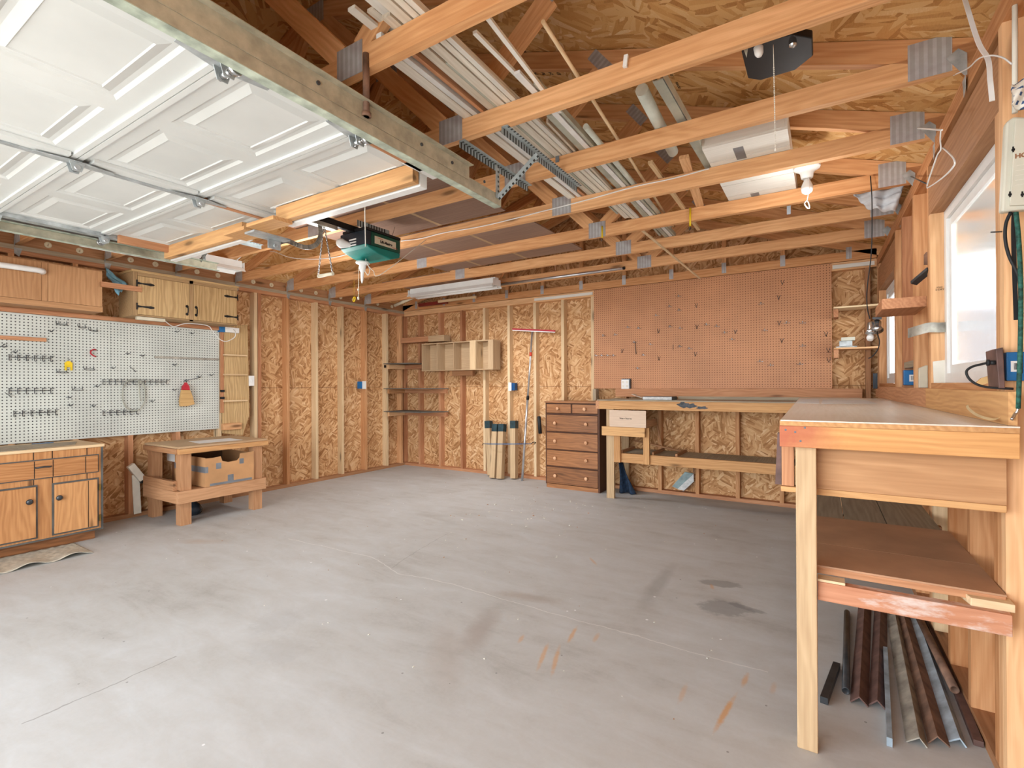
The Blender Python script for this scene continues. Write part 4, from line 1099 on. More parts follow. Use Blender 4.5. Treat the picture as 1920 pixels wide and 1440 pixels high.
# hand broom
p = LW(346, 716, .03)
br = thing('hand_broom', 'small straw hand broom with a red cap on the white pegboard', 'broom', tuple(p))
hw = lambda a, b, y: (LW(b, y, .03).y-LW(a, y, .03).y)
def pr(poly, x0, dep): return B().prism([(LW(a, b, .03).y-p.y, LW(a, b, .03).z-p.z) for a, b in poly][::-1], (XP+x0+dep, p.y, p.z), (0, 1, 0), (0, 0, 1), dep)
pr([(343, 717), (348, 717), (348.5, 720), (352, 724), (353, 731.5), (337.5, 731), (339, 724), (343, 720)], .012, .03).build('cap', 'red', br, bev=.006)
pr([(337.5, 731), (353, 731.5), (358, 745), (361, 758), (347, 761.5), (334.5, 762), (333.5, 752), (335, 743)], .010, .034).build('straw', 'straw', br, bev=.004)
for yy in (738.5, 741.5, 744.5): 
    a = LW(335.3+(741-yy)*.2, yy, .03); b = LW(356.2-(741-yy)*.35, yy+.4, .03); B().span((XP+.008, a.y, a.z-.002), (XP+.046, b.y, b.z+.002)).build('stitching', 'red', br)
B().tube([p+Vector((0, -.004, 0)), p+Vector((.0, 0, .02)), p+Vector((0, .004, 0))], .0015, 5).build('hanging_loop', 'steel_dark', br)

# narrow oak shelf board between pegboard and studs
sx = XL+.001
P = lambda x, y, X=sx+.012: at(x, y, X=X)
poly = [(414, 612), (463, 609), (466.5, 778), (454, 816), (416, 812)]
pts = [(P(x, y).y, P(x, y).z) for x, y in poly]
ns = thing('wall_shelf', 'narrow pale oak shelf with four thin ledges beside the pegboard', 'shelf', (XL, 3.0, .68))
B().prism(pts[::-1], (sx+.012, 0, 0), (0, 1, 0), (0, 0, 1), .012, gdir='v').build('back_panel', 'oak', ns)
y0 = py1+.004; y1 = pts[1][0]-.01
for (yl, yr) in ((668, 664), (703, 702), (751.5, 751.5)):
    z = (P(414, yl, XL+.06).z+P(458, yr, XL+.06).z)/2
    B().span((sx+.0125, y0+.02, z-.007), (sx+.075, y1-.02, z+.007)).build('ledge', 'fir_pale', ns)
B().span((sx+.0125, y0, .95), (sx+.034, y0+.03, P(414, 612).z)).build('side_batten', 'fir_red', ns)
z = P(430, 800, XL+.06).z
B().span((sx+.0125, y0+.01, z-.035), (sx+.06, y1-.08, z+.035)).build('bottom_block', 'fir', ns, bev=.002)
for z in (P(420, 733).z, P(420, 746).z):
    B().span((sx+.013, y0+.0, z-.012), (sx+.05, y0+.03, z+.012)).build('black_clip', 'rubber', ns)

# switch plate and outlet box on studs
def outlet(px, py, X=None, Y=None, lab='', box='blue', w=.07, h=.115, dirv=1):
    if X is not None:
        p = at(px, py, X=X); t = thing('outlet_box', lab, 'outlet', tuple(p))
        B().span((X-.055, p.y-.026, p.z-.047), (X-.002, p.y+.026, p.z+.047)).build('box', box, t)
        pl = B().span((X-.002, p.y-w/2, p.z-h/2), (X+.003, p.y+w/2, p.z+h/2)).build('cover_plate', 'white', t, bev=.0015)
        B().span((X+.003, p.y-.006, p.z-.014), (X+.011, p.y+.006, p.z+.012)).build('toggle', 'white', pl)
    else:
        p = at(px, py, Y=Y); t = thing('outlet_box', lab, 'outlet', tuple(p))
        B().span((p.x-.026, Y+.002, p.z-.047), (p.x+.026, Y+.055, p.z+.047)).build('box', box, t)
        pl = B().span((p.x-w/2, Y-.003, p.z-h/2), (p.x+w/2, Y+.002, p.z+h/2)).build('cover_plate', 'white', t, bev=.0015)
        for s in (-.02, .02): B().span((p.x-.014, Y-.0048, p.z+s-.012), (p.x+.014, Y-.003, p.z+s+.012)).build('socket', 'offwhite', pl)
    return t
p = at(471, 714, X=XL+.02)
t = outlet(471, 714, X=XL+.02, lab='white light switch plate on the stud beside the oak shelf')
p = at(683, 722, X=XL+.004); t = thing('outlet_box', 'blue outlet box with a blank white plate on a tall left wall stud', 'outlet', tuple(p))
sub(B().span((XL-.055, p.y-.075, p.z-.05), (XL+.006, p.y-.024, p.z+.05)).build('box', 'blue', t, bev=.003), 'bright blue box')
B().span((XL+.0065, p.y-.04, p.z-.056), (XL+.011, p.y+.03, p.z+.056)).build('cover_plate', 'white', t, bev=.001)

# ---- lower pine cabinet
fx_ = -4.97
yr = at(193, 900, X=fx_).y; zt = at(193, 837, X=fx_).z; zb = at(193, 991, X=fx_).z; yl = .32
lc = thing('base_cabinet', 'knotty pine base cabinet with dark grey trim, a drawer and doors', 'cabinet', (-5.25, 1.0, 0))
B().span((-5.50, yl, zb), (fx_, yr, zt), g='z').build('carcass', 'pine', lc)
B().span((-5.46, yl, 0), (-5.045, yr-.03, zb), g='y').build('toe_kick', 'dresser', lc)
B().span((-5.52, yl, zt), (fx_+.012, yr+.008, zt+.022), g='y').build('top', 'fir_pale', lc, bev=.002)
def trim(par, a, b, z0, z1, w=.010, d=.006, x=fx_):
    mb = B(); mb.span((x, a, z0), (x+d, a+w, z1)).span((x, b-w, z0), (x+d, b, z1)).span((x, a+w, z0), (x+d, b-w, z0+w)).span((x, a+w, z1-w), (x+d, b-w, z1))
    return sub(mb.build('trim_strip', 'trimgrey', par), 'dark grey edging')
dz1 = at(184, 851, X=fx_).z; dz0 = at(184, 885, X=fx_).z; yd1 = at(184.5, 870, X=fx_).y
dw = B().span((fx_+.0005, yl+.02, dz0+.008), (fx_+.018, yd1-.008, dz1-.008)).build('drawer', 'pine', lc, bev=.002)
trim(dw, yl+.01, yd1, dz0, dz1)
for x in (63, 98, 159):
    yy = at(x, 870, X=fx_).y; B().span((fx_+.018, yy-.0025, dz0+.01), (fx_+.0186, yy+.0025, dz1-.01)).build('groove', 'wire_black', dw)
h0 = at(67, 877, X=fx_+.03); h1 = at(97, 875, X=fx_+.03); zz = (h0.z+h1.z)/2
B().tube(curve([(fx_+.018, h0.y, zz), (fx_+.035, h0.y+.012, zz), (fx_+.042, (h0.y+h1.y)/2, zz+.004), (fx_+.035, h1.y-.012, zz), (fx_+.018, h1.y, zz)], 6), .006, 8, radii=None).build('handle', 'steel_dark', dw)
def pdoor(px0, px1, pys, knob, y0=None):
    a, b, z0, z1 = rectX(px0, px1, pys, fx_)
    if y0: a = y0
    d = B().span((fx_+.0005, a+.012, z0+.012), (fx_+.02, b-.012, z1-.012), g='z').build('door', 'pine', lc, bev=.002)
    trim(d, a, b, z0, z1, .013, .008)
    k = at(*knob, X=fx_+.03)
    B().lathe([(.008, 0), (.007, .012), (.019, .02), (.021, .028), (.012, .035), (.0, .036)], (fx_+.02, k.y, k.z), (1, 0, 0), 14).build('knob', 'steel_dark', d)
    return d, a, b, z0, z1
d1 = pdoor(97, 184.5, (905, 896, 987, 1004), (110, 933))
d2 = pdoor(0, 70, (917, 910, 1010, 1022), (54, 941), y0=.5)
yy = at(164, 940, X=fx_).y; B().span((fx_+.02, yy-.0025, d1[3]+.014), (fx_+.0206, yy+.0025, d1[4]-.014)).build('groove', 'wire_black', d1[0])
for zf in (.18, .8):
    B().span((fx_+.004, d1[2]+.0005, d1[3]+(d1[4]-d1[3])*zf-.025), (fx_+.02, d1[2]+.010, d1[3]+(d1[4]-d1[3])*zf+.025)).build('hinge', 'brass', d1[0])
mb = B()
for x in (63, 98, 163):
    yy = at(x, 845, X=fx_).y; mb.span((fx_, yy-.0025, dz1+.001), (fx_+.0006, yy+.0025, zt)); mb.span((fx_, yy-.0025, d1[4]+.001), (fx_+.0006, yy+.0025, dz0-.001))
mb.build('groove', 'wire_black', lc)
B().span((fx_, yr-.014, zb), (fx_+.005, yr, zt)).span((fx_, yl, zb), (fx_+.005, yr-.014, zb+.012)).build('trim_strip', 'trimgrey', lc)
# grey sheet lying on top
zs_ = zt+.0225
def shp(poly, Z): return [at(x, y, Z=Z) for x, y in poly]
def flat(name, mat, poly, z, th, lab, cat, grp=None, gd='u'):
    c0 = poly[0]
    area = sum(a[0]*b[1]-b[0]*a[1] for a, b in zip(poly, poly[1:]+poly[:1]))
    if area < 0: poly = poly[::-1]
    o = B().prism([(x, y) for x, y in poly], (0, 0, z), (1, 0, 0), (0, 1, 0), th, gdir=gd).build(name, mat, None, loc=(c0[0], c0[1], z)); return tag(o, lab, cat, grp)
flat('paper_sheet', 'greywood', [(-5.0, .4), (-4.975, 1.2), (-5.08, 1.5), (-5.32, 1.58), (-5.40, 1.35), (-5.42, .4)], zs_, .003, 'curled grey paper sheet lying on the pine cabinet top', 'sheet')
flat('paper_scrap', 'blue', [(-5.44, 1.33), (-5.40, 1.40), (-5.42, 1.46), (-5.46, 1.42)], zs_, .004, 'small bright blue paper scrap at the back of the pine cabinet top', 'paper')
# quilted mat on the floor
def mat_f(a, b):
    q0 = at(-60, 1092, Z=0); q1 = at(175, 1037, Z=0); q2 = at(138, 1019, Z=0); q3 = at(-60, 1060, Z=0)
    p = q0.lerp(q1, a).lerp(q3.lerp(q2, a), b); e = (1-b)**3
    return Vector((p.x, p.y, .007+.004*math.sin(60*a)*math.sin(22*b)*(1-e)+.014*e*(1+math.sin(17*a))))
mb = B().sheet(mat_f, 60, 14, thick=.004); o = mb.build('quilted_liner', 'matpaper', None, loc=tuple(at(60, 1050, Z=0))); tag(o, 'beige quilted liner strip curling on the floor by the pine cabinet', 'mat')

# ---- small fir work table with a taped carton inside
bx0, bx1 = -5.455, -4.815; by0, by1 = 2.150, 2.90
zt = at(341, 838, X=bx1+.01).z
wt = thing('work_table', 'small fir work table with a cardboard carton on its shelf', 'table', ((bx0+bx1)/2, (by0+by1)/2, 0))
B().span((bx0-.02, by0-.02, zt-.018), (bx1+.012, by1+.045, zt), g='y').build('tabletop', 'ply_tan', wt, bev=.002)
for (x, y) in ((bx1-.089, by0), (bx1-.089, by1-.089), (bx0, by0), (bx0, by1-.089)):
    B().span((x, y, 0), (x+.089, y+.089, zt-.0185)).build('leg', 'fir_dark', wt, bev=.002)
za = zt-.0185
B().span((bx1+.0005, by0-.03, za-.045), (bx1+.038, by1+.045, za), g='y').build('apron', 'bench', wt, bev=.002)
B().span((bx0, by0-.038, za-.045), (bx1, by0-.0005, za), g='x').build('apron', 'fir_dark', wt, bev=.002)
zr1 = at(345, 921, X=bx1+.03).z; zr0 = at(345, 944, X=bx1+.03).z
B().span((bx1+.0005, by0-.038, zr0), (bx1+.038, by1+.02, zr1), g='y').build('rail', 'fir_dark', wt, bev=.002)
B().span((bx0, by0-.038, zr0), (bx1, by0-.0005, zr1-.004), g='x').build('rail', 'fir_dark', wt, bev=.002)
B().span((bx0, by0-.038, zr1-.003), (bx1-.06, by0-.0005, zr1+.082), g='x').build('rail', 'fir_dark', wt, bev=.002)
B().span((bx0+.0, by1+.0005, zr0), (bx1, by1+.038, zr1), g='x').build('rail', 'fir_dark', wt, bev=.002)
B().span((bx0, by0+.0, zr1-.02), (bx1, by1, zr1-.001), g='y').build('shelf', 'fir_dark', wt)
flat('paper_sheet', 'label', [(bx1-.13, by0+.22), (bx1-.08, by0+.6), (bx1-.36, by0+.62), (bx1-.40, by0+.25)], zt+.0005, .001, 'pale paper sheet lying flat on the small work table', 'paper')
# carton
kx = -4.775; pA = at(385, 890, X=kx); pB = at(476, 880, X=kx); zc0 = zr1; 
zc1 = at(385, 859, X=kx).z
ky0, ky1 = max(pA.y, by0+.095), pB.y
cb = thing('cardboard_box', 'taped cardboard carton with a cut-out front inside the small table', 'box', ((bx0+kx)/2, (ky0+ky1)/2, zc0))
zc0 += .003
kx0 = bx0+.10
B().span((kx0, ky0, zc0), (kx, ky1, zc0+.004)).build('bottom_panel', 'cardboard', cb)
ca = B()
def cpy(px): return at(px, 880, X=kx).y
nt = [(ky0, zc0+.004), (ky1, zc0+.004), (ky1, zc1+.012), (cpy(450), zc1+.004), (cpy(449), zc1-.035), (cpy(444), zc1-.058), (cpy(428), zc1-.062), (cpy(417), zc1-.045), (cpy(414), zc1+.0), (cpy(400), zc1-.006), (ky0, zc1-.004)]
B().prism(nt, (kx-.004, 0, 0), (0, 1, 0), (0, 0, 1), .004).build('front_panel', 'cardboard', cb)
B().span((kx0, ky0, zc0+.004), (kx-.004, ky0+.004, zc1)).build('side_panel', 'cardboard', cb)
B().span((kx0, ky1-.004, zc0+.004), (kx-.004, ky1, zc1)).build('side_panel', 'cardboard', cb)
B().span((kx0, ky0+.004, zc0+.004), (kx0+.004, ky1-.004, zc1)).build('back_panel', 'card_dark', cb)
zm = (zc0+zc1)/2
B().span((kx0, ky0-.0006, zm-.005), (kx+.0006, ky0-.0001, zm+.05)).span((kx+.0001, ky0-.0006, zm-.005), (kx+.0007, ky0+.025, zm+.05)).build('tape_strip', 'tape', cb)
B().span((kx+.0001, ky0+.04, zc0+.004), (kx+.0007, ky1-.02, zc0+.026)).span((kx+.0001, cpy(427), zc0+.026), (kx+.0007, cpy(438), zc0+.085)).span((kx+.0001, cpy(405), zm+.02), (kx+.0007, cpy(415), zm+.075)).span((kx+.0001, cpy(449), zm+.04), (kx+.0007, cpy(457), zm+.09)).build('tape_strip', 'tape', cb)
lbx = at(315, 868, Y=ky0).x
B().span((lbx-.02, ky0-.0007, zm+.055), (lbx+.14, ky0-.0001, zc1-.006)).build('shipping_label', 'label', cb)
# downspout pieces behind the table and a black bag under it
pa = at(246, 878, X=-5.46); pb = at(266, 898, X=-5.40)
ds = thing('downspout_elbow', 'white metal downspout elbow with a black end leaning behind the table', 'downspout', (-5.46, pa.y, 0))
B().bar(at(244, 872, X=-5.50), at(267, 899, X=-5.495), .06, .05, up=(1, 0, 0)).build('upper_arm', 'offwhite', ds, bev=.004)
B().bar(at(267, 899, X=-5.495), at(270, 902, X=-5.494), .062, .052, up=(1, 0, 0)).build('end_band', 'wire_black', ds)
B().bar(at(254, 890, X=-5.515), at(258, 963, X=-5.50), .06, .012, up=(1, .0, 0)).build('lower_arm', 'offwhite', ds, bev=.003)
pc = at(318, 945, X=-5.15)
o = B().lathe([(.0, 0), (.06, .005), (.075, .04), (.06, .09), (.035, .12), (.045, .15), (.02, .17)], (-5.15, 2.42, .001), (-.05, -.15, 1), 12).build('plastic_bag', 'darkbag', None, loc=(-5.15, 2.42, 0)); tag(o, 'crumpled black plastic bag on the floor under the small table', 'bag')
# ================================================================== back wall
# dresser
dy = 5.305
dxa, dxb = -2.858, -2.163
D = lambda px, py: at(px, py, Y=dy)
zt = D(1023, 752).z
dr = thing('dresser', 'worn brown wooden dresser with round knobs beside the back workbench', 'dresser', ((dxa+dxb)/2, 5.47, 0))
B().span((dxa, dy+.018, .0), (dxa+.018, 5.64, zt-.02), g='z').build('side_panel', 'dresser', dr)
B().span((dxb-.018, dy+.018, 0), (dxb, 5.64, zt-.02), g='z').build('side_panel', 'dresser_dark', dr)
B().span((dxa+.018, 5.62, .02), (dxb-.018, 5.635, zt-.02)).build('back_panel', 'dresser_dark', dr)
B().span((dxa-.012, dy-.012, zt-.02), (dxb+.012, 5.645, zt)).build('top', 'dresser', dr, bev=.004)
def dz(py): return D(1024, py).z
zb0 = 0.0
rows = [(757, 774), (777, 808), (810, 841), (842.5, 872), (874, 905)]
xm = (D(1070.5, 765).x+D(1073, 765).x)/2
B().span((dxa+.018, dy+.004, 0), (dxb-.018, dy+.02, dz(905.5))).build('base_board', 'dresser', dr)
mb = B()
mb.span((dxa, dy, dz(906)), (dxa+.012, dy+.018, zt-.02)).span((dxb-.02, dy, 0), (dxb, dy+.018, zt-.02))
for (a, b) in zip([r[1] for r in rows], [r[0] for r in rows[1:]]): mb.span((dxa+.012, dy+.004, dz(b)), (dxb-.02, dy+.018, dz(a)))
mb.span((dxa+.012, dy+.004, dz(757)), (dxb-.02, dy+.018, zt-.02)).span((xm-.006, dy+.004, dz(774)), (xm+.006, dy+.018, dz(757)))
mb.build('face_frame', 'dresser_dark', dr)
def ddrawer(x0, x1, z0, z1, ks):
    d = B().span((x0+.003, dy-.004, z0+.003), (x1-.003, dy+.40, z1-.003), g='x').build('drawer', 'dresser', dr, bev=.004)
    for kx in ks:
        B().lathe([(.008, 0), (.008, .010), (.017, .016), (.021, .026), (.017, .034), (.0, .037)], (kx, dy-.004, (z0+z1)/2), (0, -1, 0), 16).build('knob', 'woodknob', d)
z0, z1 = dz(rows[0][1]), dz(rows[0][0])
ddrawer(dxa+.012, xm-.006, z0, z1, [(dxa+xm)/2]); ddrawer(xm+.006, dxb-.02, z0, z1, [(xm+dxb)/2])
for r in rows[1:]:
    ddrawer(dxa+.012, dxb-.02, dz(r[1]), dz(r[0]), [D(1042, 800).x, D(1100, 800).x])

# back workbench
by = 5.10
Zt = 1.073; bxa = -2.085; bxb = -.10
bb = thing('workbench', 'long fir workbench under the brown pegboard on the back wall', 'workbench', (-1.0, 5.4, 0))
B().span((bxa-.02, by-.008, Zt-.012), (bxb, YB-.002, Zt)).build('worktop', 'greywood', bb)
B().span((bxa, by, Zt-.012-.090), (bxb, by+.038, Zt-.0125), tint=.8).build('front_rail', 'bench', bb, bev=.002)
B().span((bxa-.0385, by+.001, Zt-.102), (bxa-.0005, YB-.003, Zt-.0125)).build('end_rail', 'fir_red', bb)
B().span((-2.017, by+.039, 0), (-1.932, by+.077, Zt-.013)).build('leg', 'postwood', bb, bev=.002)
B().span((-2.017, YB-.04, 0), (-1.932, YB-.003, Zt-.013)).build('leg', 'postwood', bb)
zs1 = at(1155, 849, Y=by+.08).z; zs0 = at(1155, 866, Y=by+.08).z
B().span((-1.93, by+.078, zs0), (bxb, by+.116, zs1), tint=.7).build('shelf_rail', 'bench', bb, bev=.002)
for k in range(4):
    x0 = -1.93+.46*k
    B().span((x0, by+.117, zs1-.016), (x0+.457, YB-.003, zs1-.002), g='y').build('shelf_board', 'greywood', bb)
for px in (1164, 1222, 1266):
    p = at(px, 850, Y=by+.117)
    B().span((p.x, by+.117, zs1-.0015), (p.x+.022, YB-.03, zs1+.028), g='y').build('shelf_cleat', 'fir_dark', bb)
fr = [c for c in kids(bb) if c.name.startswith('front_rail')][0]
for (cx_, cz_, rx_, rz_) in ((1281, 759, .055, .028), (1296, 761, .05, .022), (1316, 764.5, .05, .014)):
    p = at(cx_, cz_, Y=by)
    pts_ = [(rx_*math.cos(t)*(1+.25*math.sin(5*t+cx_)), rz_*math.sin(t)*(1+.25*math.cos(4*t+cx_))) for t in [2*PI*i/22 for i in range(22)]]
    pts_ = [(x, max(min(z, Zt-.014-p.z), Zt-.10-p.z)) for x, z in pts_]
    B().prism(pts_, (p.x, by-.0002-.0003*rz_*20, p.z), (1, 0, 0), (0, 0, 1), .0002).build('paint_stain', 'slate_stain', fr)
# drawer frame hung under the worktop
zd = at(1170, 800, Y=by+.03).z; ze = at(1170, 817, Y=by+.03).z
xa_, xb_ = at(1132.5, 808, Y=by+.03).x, at(1212.5, 808, Y=by+.03).x
B().span((xa_, by+.0385-.076, ze), (xb_, by-.0005, zd), tint=.9).build('drawer_runner', 'bench', bb, bev=.002)
for (pa, pb) in ((1150, 1162.5), (1206, 1217)):
    a = at(pa, 830, Y=by+.04).x; b = at(pb, 830, Y=by+.04).x
    B().span((a, by+.04, zs0+.002), (b, by+.0775, zd-.005)).build('drawer_support', 'bench', bb, bev=.001)
fa, fb = at(1142.7, 786, Y=by-.04), at(1211, 786, Y=by-.04)
z1 = at(1180, 769, Y=by-.04).z-.004; z0 = zd+.002
dw = B().span((fa.x, by-.0385, z0), (fb.x, by-.0265, z1)).build('drawer_front', 'ply_pink', bb, bev=.001)
text('lettering', 'Water Faucets', .022, ((fa.x+fb.x)/2-.02, by-.0387, (z0+z1)/2-.005), (1, 0, 0), (0, 0, 1), 'ink', dw, bold=.0006, align='CENTER')
B().span((fb.x-.016, by-.026, z0), (fb.x-.001, by+.36, z0+.075), g='y').build('drawer_side', 'fir_dark', bb)
B().span((fa.x+.001, by-.026, z0), (fa.x+.016, by+.36, z0+.075), g='y').build('drawer_side', 'fir_dark', bb)
B().span((fa.x+.0165, by-.026, z0), (fb.x-.0165, by+.36, z0+.008)).build('drawer_bottom', 'ply_tan', bb)
B().cyl((fb.x+.02, YB-.05, zs1), (fb.x-.03, YB-.10, zd), .010, seg=8).cyl((fb.x-.30, YB-.08, zs1+.10), (fb.x+.22, YB-.06, zs1+.01), .010, seg=8).build('stick_brace', 'fir_dark', bb)
# dark blue cloth under the bench beside the leg
def cl(a, b):
    q0 = at(1153, 868, Y=5.45); q1 = at(1168, 908, Y=5.40); 
    z = (1-b)*.40+.004; w = .03+.14*b
    return Vector((-2.02+w*a*1.15+.03, 5.42+.04*math.sin(10*a+3*b)+.03*b, z))
mb = B(); mb.n = (0, -1, 0); mb.sheet(cl, 14, 10, thick=.01)
o = mb.build('cloth', 'denim', None, loc=(-1.95, 5.42, 0)); tag(o, 'dark blue cloth slumped on the floor behind the back workbench leg', 'cloth')
# magazines stuffed behind a strap low on the back wall
mz = at(1283, 903, Y=YB-.03)
def slab(name, mat, px, Y, th, lab, cat, grp=None, gd='u'):
    pts = [(at(x, y, Y=Y).x, at(x, y, Y=Y).z) for x, y in px]
    area = sum(a[0]*b[1]-b[0]*a[1] for a, b in zip(pts, pts[1:]+pts[:1]))
    if area < 0: pts = pts[::-1]
    o = B().prism(pts, (0, Y+th, 0), (1, 0, 0), (0, 0, 1), th, gdir=gd).build(name, mat, None, loc=(pts[0][0], Y, min(p[1] for p in pts))); return tag(o, lab, cat, grp)
slab('magazine', 'magteal', [(1260, 912), (1284, 885), (1300, 888), (1272, 917)], YB-.018, .014, 'teal magazine tucked low against the back wall studs', 'magazine')
slab('magazine', 'paper', [(1270, 917), (1300, 889), (1301, 903), (1282, 920)], YB-.036, .014, 'white magazine in front of the teal one low on the back wall', 'magazine')
st = [at(x, y, Y=YB-.03) for x, y in ((1298, 866), (1301, 885), (1299, 902), (1290, 914), (1280, 922))]
o = B().tube(curve(st, 5), .006, 6).build('strap', 'rust', None, loc=tuple(st[-1])); tag(o, 'brown curved strap holding the magazines to the back wall', 'strap')
# things on the worktop
slab_z = Zt+.001
p = at(1230, 752, Y=5.22)
bk = thing('book', 'thick grey printed book lying on the back workbench', 'book', (p.x, 5.25, slab_z))
B().box((p.x+.03, 5.25, slab_z+.017), (.30, .20, .03)).build('pages', 'paper', bk, bev=.002)
B().box((p.x+.03, 5.25, slab_z+.0335), (.305, .205, .003)).box((p.x+.03, 5.25, slab_z+.001), (.305, .205, .002)).box((p.x+.182, 5.25, slab_z+.017), (.004, .204, .031)).build('cover', 'navy', bk)
flat('sheet_of_paper', 'greywood', [(-1.98, 5.2), (-1.55, 5.16), (-1.50, 5.36), (-1.9, 5.4)], slab_z, .002, 'thin grey sheet lying at the left end of the back workbench', 'sheet')
def curl(a, b):
    return Vector((-1.83+.22*a, 5.42+.12*b, slab_z+.004+.05*(1-a)**2))
mb = B().sheet(curl, 10, 3, thick=.002); o = mb.build('paper_sheet', 'offwhite', None, loc=(-1.83, 5.42, slab_z)); tag(o, 'curled white paper at the back of the workbench near the outlet', 'paper')
# backsplash boards and short upright
a = at(1155, 735, Y=YB-.02)
o = B().span((a.x, YB-.04, Zt+.02), (.30, YB-.0005, 1.188), tint=.4).build('backsplash_board', 'fir_red', None, loc=(-1, YB, Zt+.02)); tag(o, 'reddish fir backsplash board between brown pegboard and workbench', 'board')
o = B().span((-1.35, YB-.10, Zt+.0005), (.28, YB-.045, Zt+.03)).build('loose_board', 'greywood', None, loc=(-.6, YB-.07, Zt)); tag(o, 'grey loose board lying along the back edge of the workbench', 'board')
p = at(1117, 740, Y=YB-.05)
o = B().span((p.x-.02, YB-.092, 1.046), (p.x+.018, YB-.0005, 1.183)).build('wood_block', 'greywood', None, loc=(p.x, YB-.05, 1.046)); tag(o, 'short grey wood block standing above the gap beside the dresser', 'block')
# brown pegboard
mb = B(); vs = []; gs = []
bx0p, bx1p, bz0, bz1 = -2.372, .066, 1.19, 2.388
for x in (bx0p, bx1p):
    for y in (YB-.0085, YB-.0025):
        for z in (bz0, bz1): vs.append((x, y, z)); gs.append((x+.0127, z, 0))
mb._add(vs, [(0, 1, 3, 2), (4, 6, 7, 5), (0, 4, 5, 1), (2, 3, 7, 6), (0, 2, 6, 4), (1, 5, 7, 3)], gs)
bp = mb.build('pegboard', 'peg_brown', None, loc=(-1.15, YB, bz0)); tag(bp, 'large brown pegboard dotted with small hooks on the back wall', 'pegboard')
BP = lambda px, py, off=0.0: at(px, py, Y=YB-.009-off)
hp2 = None
spots = [(1273, 556), (1256, 575), (1274, 582), (1231, 592), (1178, 614), (1198, 616), (1257, 613), (1276, 616), (1325, 609), (1344, 612), (1359, 624), (1132, 630), (1154, 628), (1190, 642), (1220, 646), (1275, 650), (1293, 654), (1207, 666), (1196, 691), (1373, 637), (1427, 570), (1434, 620), (1425, 678), (1505, 606), (1475, 606), (1505, 649), (1500, 683), (1445, 685), (1118, 667), (1129, 667), (1140, 667), (1151, 667)]
for (x, y) in spots:
    p = BP(x, y)
    if hp2 is None:
        t = B().tube([(0, .002, .010), (0, -.003, .010), (0, -.004, -.004), (0, -.03, -.006), (.0, -.036, .010)], .003, 5, smooth=False)
        t.cyl((-.03, -.003, 0), (.03, -.003, 0), .003, seg=5); t.lathe([(.008, 0), (.006, .006), (0, .008)], (0, -.03, .012), (0, -1, 0), 8)
        hp2 = t.build('pegboard_hook', 'chrome', None); o = hp2
    else: o = hp2.copy(); COL.objects.link(o)
    o.location = p; tag(o, 'small bright metal hook with a crossbar in the brown pegboard', 'hook', 'metal crossbar hooks on the brown pegboard')
vp = None
for (x, y) in ((1306, 573), (1307, 613), (1235, 621), (1236, 672), (1167, 658), (1304, 664), (1379, 622), (1460, 558), (1467, 530), (1549, 627), (1553, 657), (1466, 639), (1554, 676), (1461, 606)):
    p = BP(x, y)
    if vp is None:
        t = B().tube([(-.014, -.002, .022), (0, -.002, -.018), (.014, -.002, .022)], .003, 5, smooth=False); t.tube([(0, .006, -.018), (0, -.026, -.02), (0, -.03, -.008)], .003, 5, smooth=False)
        vp = t.build('pegboard_hook', 'steel_dark', None); o = vp
    else: o = vp.copy(); COL.objects.link(o)
    o.location = p; tag(o, 'dark V-shaped wire hook in the brown pegboard', 'hook', 'dark V-shaped hooks on the brown pegboard')
p = BP(1262, 650); o = B().bar(BP(1262, 646, .002), BP(1262, 656, .002), .006, .004, up=(1, 0, 0)).build('flat_hook', 'wire_black', None, loc=tuple(p)); tag(o, 'dark upright flat hook in the middle of the brown pegboard', 'hook')
a, b, c = BP(1187, 642, .002), BP(1191, 642, .02), BP(1193, 664, .01)
o = B().tube([a, b, BP(1191, 650, .02), c], .004, 6).build('long_hook', 'steel_dark', None, loc=tuple(a)); tag(o, 'long drooping wire hook in the left half of the brown pegboard', 'hook')
# outlet on the pegboard
p = BP(1175, 720)
t = thing('outlet_box', 'surface mounted double outlet on the lower edge of the brown pegboard', 'outlet', tuple(p))
B().span((p.x-.05, YB-.045, p.z-.055), (p.x+.055, YB-.0075, p.z+.062)).build('box', 'steel_dark', t, bev=.003)
pl = B().span((p.x-.052, YB-.049, p.z-.057), (p.x+.04, YB-.0455, p.z+.052)).build('cover_plate', 'white', t, bev=.001)
for dx in (-.03, .018):
    for dz_ in (-.026, .022): B().span((p.x+dx-.013, YB-.051, p.z+dz_-.013), (p.x+dx+.013, YB-.0495, p.z+dz_+.013)).build('socket', 'offwhite', pl)
# outlet with slate box at the tall stud
p = at(957, 725, Y=YB); t = thing('outlet_box', 'outlet box with white plate beside the red squeegee pole', 'outlet', tuple(p))
sub(B().span((p.x+.02, YB-.004, p.z-.05), (p.x+.072, YB+.06, p.z+.05)).build('box', 'blue_deep', t), 'slate blue box')
B().span((p.x-.025, YB-.012, p.z-.058), (p.x+.022, YB-.005, p.z+.058)).build('cover_plate', 'white', t, bev=.001)

